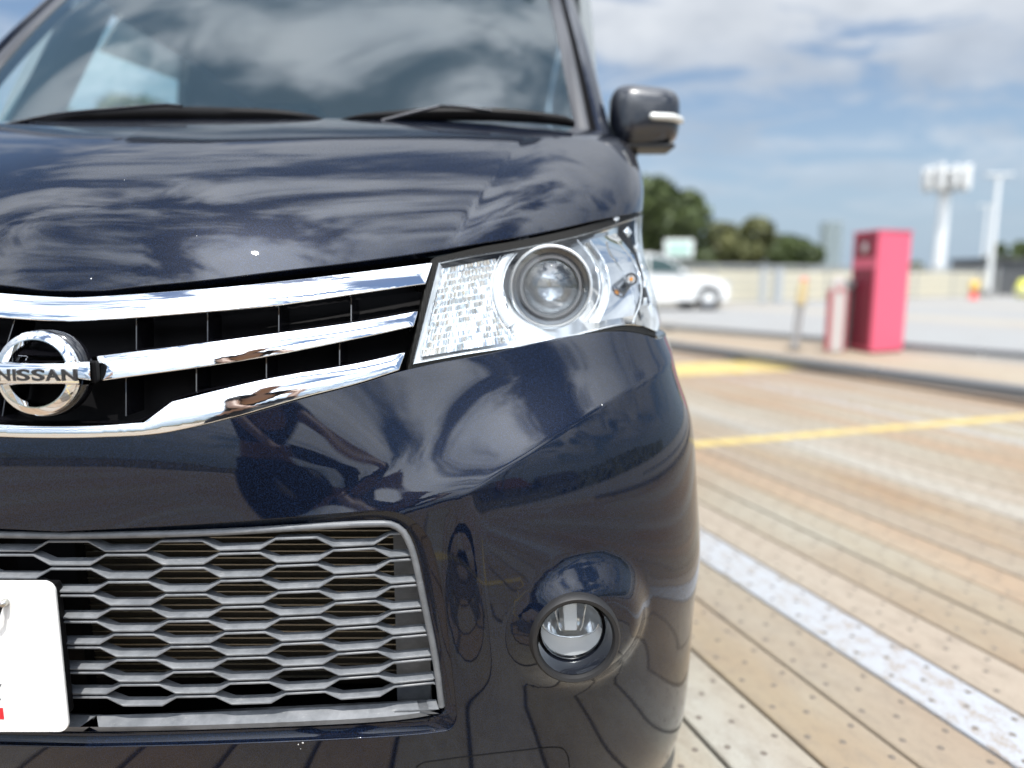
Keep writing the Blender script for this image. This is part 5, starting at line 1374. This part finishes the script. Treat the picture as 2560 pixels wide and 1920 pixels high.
# ---- trees
def leaf_mat(name, a, b_):
    m = mat(name, a, 0.6); k = NT(m); f = k.noise(k.pos(), 1.1, 5, 0.65)
    k.put(k.mix(k.ramp(f, 0.38, 0.62), a, b_), k.b.inputs['Base Color']); return m
M_LEAF = [leaf_mat('leaves_dark', (0.028, 0.045, 0.014), (0.085, 0.115, 0.030)), leaf_mat('leaves_olive', (0.045, 0.055, 0.018), (0.14, 0.145, 0.045))]
M_BARK = mat('bark', (0.12, 0.09, 0.065), 0.9)
nrng = np.random.RandomState(5)
def tree(c, h, w, n, label, mi=0, lumps=9, leaf=0.17, seed=0, group='trees beyond the parapet', base=-6.0, name='broadleaf_tree', holes=0.5):
    rs = np.random.RandomState(seed); r = empty(name, (c[0], c[1], base)); H = h - base
    T = MB().tube([(0, 0, 0), (0.1, 0.05, H * 0.35), (0.0, 0.1, H * 0.62), (0.1, 0, H * 0.85)], [w * 0.07, w * 0.05, w * 0.035, w * 0.01], 10)
    for k in range(6):
        a = rs.uniform(0, 6.28); z0 = H * rs.uniform(0.4, 0.65); T.tube([(0, 0, z0), (math.cos(a) * w * .2, math.sin(a) * w * .2, z0 + H * .1), (math.cos(a) * w * .38, math.sin(a) * w * .38, z0 + H * .2)], [w * 0.025, w * 0.015, w * 0.006], 7)
    T.build('trunk', M_BARK, r, smooth=True)
    cs = []
    for k in range(lumps):
        a = rs.uniform(0, 6.28); rr_ = w * 0.5 * rs.uniform(0.1, 0.72); zz = H - w * 0.28 - rs.uniform(0, 1) ** 1.2 * w * 0.75
        cs.append((math.cos(a) * rr_, math.sin(a) * rr_, zz, w * rs.uniform(0.14, 0.26)))
    cs.append((0, 0, H - w * 0.22, w * 0.2))
    V = np.zeros((n * 4, 3)); per = rs.randint(0, len(cs), n); cs_ = np.array(cs)[per]
    dr = rs.normal(size=(n, 3)); dr /= np.linalg.norm(dr, axis=1, keepdims=True); rad_s = cs_[:, 3:4] * rs.uniform(0.55, 1.08, (n, 1)) ** 0.7
    P = cs_[:, :3] + dr * rad_s * np.array([1, 1, 0.85])
    t1 = rs.normal(size=(n, 3)); t1 /= np.linalg.norm(t1, axis=1, keepdims=True); t2 = np.cross(t1, dr + rs.normal(size=(n, 3)) * .5); t2 /= np.linalg.norm(t2, axis=1, keepdims=True)
    s = leaf * rs.uniform(0.6, 1.4, (n, 1))
    V[0::4] = P - t1 * s - t2 * s * .5; V[1::4] = P + t1 * s - t2 * s * .4; V[2::4] = P + t1 * s * .8 + t2 * s * .6; V[3::4] = P - t1 * s * .8 + t2 * s * .5
    me = bpy.data.meshes.new('crown'); me.from_pydata(V.tolist(), [], [(4 * i, 4 * i + 1, 4 * i + 2, 4 * i + 3) for i in range(n)]); me.materials.append(M_LEAF[mi]); link_mesh('crown', me, r)
    if label: tag(r, label, 'tree', group)
    return r
def tree_px(px, ptop, Y, wpx, n, label, mi=0, seed=0, **kw):
    q = at_y(px, ptop, Y); w = wpx * (Y - CAM[1]) / F_PX
    return tree((q.x, q.y), q.z, w, n, label, mi, seed=seed, **kw)
tree_px(1640, 428, 44, 270, 12000, 'tallest dark green tree, rising right behind the headlight corner', 0, 1, lumps=14)
tree_px(1810, 545, 47, 210, 8000, 'olive green tree in the middle of the clump, right of the tallest', 1, 2, lumps=9)
tree_px(1895, 530, 50, 200, 6000, 'thin topped tree with sky showing through its crown', 1, 3, lumps=8)
tree_px(1970, 580, 46, 160, 4200, 'lower sparse tree at the right end of the clump', 0, 4, lumps=6)
tree_px(1735, 590, 45, 190, 5500, 'low dark tree directly above the nose of the white hatchback', 0, 5, lumps=7)
tree_px(2290, 652, 60, 70, 1500, 'small green tree top between the red cabinet and the mast', 1, 6, lumps=5)
tree_px(2100, 672, 62, 90, 1500, 'small tree top left of the red cabinet, under the tower', 1, 7, lumps=5)
tree_px(2400, 668, 65, 70, 1200, 'tiny tree top between the mast and the lamp posts', 1, 8, lumps=4)
tree_px(2500, 608, 52, 60, 2000, 'narrow dark tree behind the shed', 0, 9, lumps=5)
tree_px(2555, 600, 50, 90, 2500, 'dark tree at the right edge behind the shed', 0, 10, lumps=6)
tree_px(300, 225, 30, 260, 6000, 'green tree glimpsed through the side window of the minicar', 1, 12, lumps=9)
tree_px(150, 262, 36, 200, 4000, 'lower tree glimpsed at the left through the side window', 1, 13, lumps=7)

# ---- what stands behind the photographer and shows in the paint and the chrome
hm = leaf_mat('wooded_slope', (0.020, 0.030, 0.012), (0.075, 0.09, 0.035))
V = []; Fc = []; NA, NB = 180, 14
for i in range(NA):
    a = rad(150) + rad(150) * i / (NA - 1)          # an arc behind the camera
    a = rad(170 + 200 * i / (NA - 1))
    ridge = 9.0 + 5.5 * math.sin(i * 0.045 + 0.8) + 2.0 * math.sin(i * 0.17) + rng.uniform(-.9, .9)
    for j in range(NB):
        t = j / (NB - 1); R_ = 95 + 60 * t + rng.uniform(-2, 2); z = -6 + (ridge + 6) * math.sin(t * math.pi / 2) ** 0.7 + rng.uniform(-.8, .8)
        V.append((math.cos(a) * R_, math.sin(a) * R_, z))
for i in range(NA - 1):
    for j in range(NB - 1): Fc.append((i * NB + j, (i + 1) * NB + j, (i + 1) * NB + j + 1, i * NB + j + 1))
hl = mesh_obj('wooded_hill', V, Fc, hm); tag(hl, kind='structure')
parapet('parapet', Vector((-30, -24, 0)), Vector((26, -24, 0)), 1.25, 'cream parapet behind the photographer, seen only as a reflection in the paint')
def house(x, y, w, d, h, rh, rz, wall, roofc, label):
    r = empty('house', (x, y, -3.0), rz)
    MB().box((0, 0, h / 2), (w, d, h)).build('wall', mat('house_wall', wall, 0.8), r)
    rf = MB().add([(-w / 2 - .4, -d / 2 - .4, h), (w / 2 + .4, -d / 2 - .4, h), (w / 2 + .4, d / 2 + .4, h), (-w / 2 - .4, d / 2 + .4, h), (-w / 2 - .4, 0, h + rh), (w / 2 + .4, 0, h + rh)], [(0, 1, 5, 4), (2, 3, 4, 5), (0, 4, 3), (1, 2, 5), (0, 3, 2, 1)]).build('roof', mat('house_roof', roofc, 0.7), r)
    MB().box((w * .3, -d * .1, h + rh * .9), (0.6, 0.6, 1.0)).build('chimney', mat('chimney', (0.3, 0.2, 0.16), 0.8), rf)
    for fy in (-1, 1):
        for k in range(3):
            o = MB().box((-w * .3 + k * w * .3, fy * (d / 2 + 0.02), h * 0.62), (1.3, 0.08, 1.2)).build('window', mat('window_frame', (0.6, 0.6, 0.6), 0.5), r)
            MB().box((-w * .3 + k * w * .3, fy * (d / 2 + 0.06), h * 0.62), (1.1, 0.04, 1.0)).build('pane', M_TG, o)
    tag(r, label, 'house', 'houses behind the photographer')
house(14, -34, 9, 7, 6.5, 2.6, 0.2, (0.35, 0.32, 0.28), (0.05, 0.05, 0.055), 'grey roofed house mirrored in the bumper, nearest of the row')
house(25, -38, 8, 7, 6.0, 2.8, -0.15, (0.45, 0.42, 0.38), (0.16, 0.06, 0.04), 'red brown roofed house mirrored in the bumper')
house(36, -33, 10, 8, 5.6, 2.4, 0.4, (0.5, 0.5, 0.48), (0.04, 0.045, 0.05), 'dark roofed house at the end of the mirrored row')
house(7, -44, 14, 9, 8.0, 1.2, 0.0, (0.20, 0.20, 0.21), (0.05, 0.05, 0.055), 'long dark flat roofed building mirrored in the bumper')
up = empty('utility_pole', (19.5, -30, -3)); MB().tube([(0, 0, 0), (0, 0, 13)], [0.22, 0.14], 12).build('pole_shaft', mat('pole_concrete', (0.25, 0.24, 0.23), 0.8), up, smooth=True)
for z in (10.4, 11.5, 12.4): MB().box((0, 0, z), (2.0, 0.12, 0.12)).build('crossarm', M_SATIN, up)
MB().tube([(0.5, 0, 9.0), (0.5, 0, 10.0)], 0.3, 12).build('transformer', M_SATIN, up, smooth=True)
for z in (11.5, 12.4):
    MB().tube([(-60 + 6 * k, 2 - k * .2, z - 1.2 + 1.4 * ((k - 10) / 10) ** 2) for k in range(21)], 0.03, 5).build('cable', M_BLACK, up)
tag(up, 'utility pole with crossarms and cables mirrored in the bumper', 'utility pole')
# ---- the photographer and the phone, mirrored in paint and chrome
def skin_part(name, chains, m, parent=None, sub=2):
    """one continuous skinned surface from connected joints: chains of (point, radius); equal points are shared"""
    V = []; R_ = []; E_ = []; idx = {}
    def vid(p, r):
        k = tuple(round(c, 4) for c in p)
        if k not in idx: idx[k] = len(V); V.append(k); R_.append(r)
        return idx[k]
    for ch in chains:
        ids = [vid(p, r) for p, r in ch]
        E_ += list(zip(ids[:-1], ids[1:]))
    me = bpy.data.meshes.new(name); me.from_pydata(V, E_, []); o = link_mesh(name, me, parent); me.materials.append(m)
    sk = o.modifiers.new('skin', 'SKIN'); sk.use_smooth_shade = True
    if not me.skin_vertices: me.skin_vertices.new() if hasattr(me.skin_vertices, 'new') else None
    for d, r in zip(me.skin_vertices[0].data, R_):
        rr = r if isinstance(r, tuple) else (r, r); d.radius = rr
    me.skin_vertices[0].data[0].use_root = True
    ss = o.modifiers.new('subd', 'SUBSURF'); ss.levels = sub; ss.render_levels = sub
    return o
M_SKIN = mat('skin', (0.45, 0.27, 0.19), 0.5); M_SHIRT = mat('dark_shirt', (0.020, 0.020, 0.026), 0.85); M_TROUS = mat('trousers', (0.035, 0.04, 0.055), 0.85)
PX, PY = 0.30, -1.62
hip = (PX, PY, 0.93); wst = (PX + .02, PY + .06, 1.06); chest = (PX + .06, PY + .20, 1.27); neck = (PX + .08, PY + .30, 1.40)
head0 = (PX + .10, PY + .37, 1.47); head1 = (PX + .11, PY + .40, 1.57)
shR = (PX + .25, PY + .28, 1.33); shL = (PX - .11, PY + .28, 1.33)
elR = (PX + .32, PY + .50, 1.12); elL = (PX - .08, PY + .46, 1.10)
wrR = (0.545, -0.93, 0.87); wrL = (0.335, -0.94, 0.86)
hR = (0.548, -0.85, 0.845); hL = (0.350, -0.86, 0.835)
kR = (PX + .17, PY + .10, 0.50); kL = (PX - .14, PY + .04, 0.50); aR = (PX + .18, PY + .02, 0.09); aL = (PX - .16, PY - .08, 0.09)
person = skin_part('person', [[(hip, .12), (wst, .115), (chest, .13), (neck, .055), (head0, .085), (head1, .075)], [(chest, .13), (shR, .055), (elR, .042), (wrR, .027), (hR, .028)],
    [(chest, .13), (shL, .055), (elL, .042), (wrL, .027), (hL, .028)], [(hip, .12), (kR, .062), (aR, .042)], [(hip, .12), (kL, .062), (aL, .042)]], M_SKIN)
tag(person, 'person in a dark shirt leaning forward with a phone, mirrored in the badge and bumper', 'person')
skin_part('shirt', [[((hip[0], hip[1], hip[2] + .03), .135), (wst, .132), (chest, .148), ((neck[0], neck[1] - .03, neck[2] - .05), .075)], [(chest, .148), (shR, .073), (tuple((a + b) / 2 for a, b in zip(shR, elR)), .062)],
    [(chest, .148), (shL, .073), (tuple((a + b) / 2 for a, b in zip(shL, elL)), .062)]], M_SHIRT, person)
skin_part('trousers', [[(hip, .137), (kR, .080), ((aR[0], aR[1], .12), .065)], [(hip, .137), (kL, .080), ((aL[0], aL[1], .12), .065)]], M_TROUS, person)
skin_part('hair', [[((head0[0], head0[1] - .035, head0[2] + .03), .085), ((head1[0], head1[1] - .02, head1[2] + .02), .082)]], mat('hair', (0.012, 0.010, 0.009), 0.6), person)
for a in (aR, aL): MB().box((a[0], a[1] + 0.06, 0.045), (0.10, 0.28, 0.09)).build('shoe', M_BLACK, person, bevel=0.03)
for h, s_ in ((hR, -1), (hL, 1)):
    for k in range(4):
        z = h[2] + .022 - .016 * k
        skin_part('finger', [[((h[0], h[1], z), .010), ((h[0] + s_ * .004, h[1] + .030 - .003 * k, z), .009), ((h[0] + s_ * .022, h[1] + .047 - .004 * k, z + .002), .008), ((h[0] + s_ * .040, h[1] + .046 - .005 * k, z + .002), .007)]], M_SKIN, person, 1)
    skin_part('thumb', [[((h[0], h[1], h[2] + .02), .012), ((h[0] + s_ * .018, h[1] + .012, h[2] + .030), .010), ((h[0] + s_ * .036, h[1] + .030, h[2] + .020), .009)]], M_SKIN, person, 1)
hd = Vector(head1); fw = Vector((0.25, 0.8, -0.55)).normalized(); sd = fw.cross(Vector((0, 0, 1))).normalized(); upv = sd.cross(fw)
fcm = (Vector(head0) + hd) / 2
skin_part('nose', [[(tuple(fcm + fw * .075 + upv * .01), .012), (tuple(fcm + fw * .098 - upv * .012), .012)]], M_SKIN, person, 1)
for s_ in (-1, 1):
    V, Fc = lathe([(0.0001, 0.008), (0.008, 0.005), (0.011, 0)], 10, fw, fcm + fw * .080 + sd * s_ * .030 + upv * .022); mesh_obj('eye', V, Fc, M_INK, person, smooth=True)
    skin_part('ear', [[(tuple(fcm + sd * s_ * .085 + upv * .02), .014), (tuple(fcm + sd * s_ * .088 - upv * .015), .010)]], M_SKIN, person, 1)
MB().box(fcm + fw * .082 - upv * .042, (0.045, 0.008, 0.010)).build('mouth', mat('lips', (0.35, 0.13, 0.11), 0.5), person, bevel=0.003)
ph_ = MB().box((0.452, -0.806, 0.838), (0.160, 0.009, 0.078)).build('smartphone', mat('phone_back', (0.06, 0.065, 0.08), 0.25, 0.3), None, bevel=0.004)
tag(ph_, 'dark smartphone held sideways in both hands before the car', 'phone')
MB().box((0.452, -0.8112, 0.838), (0.150, 0.001, 0.070)).build('screen', mat('phone_screen', (0.01, 0.01, 0.012), 0.05), ph_)
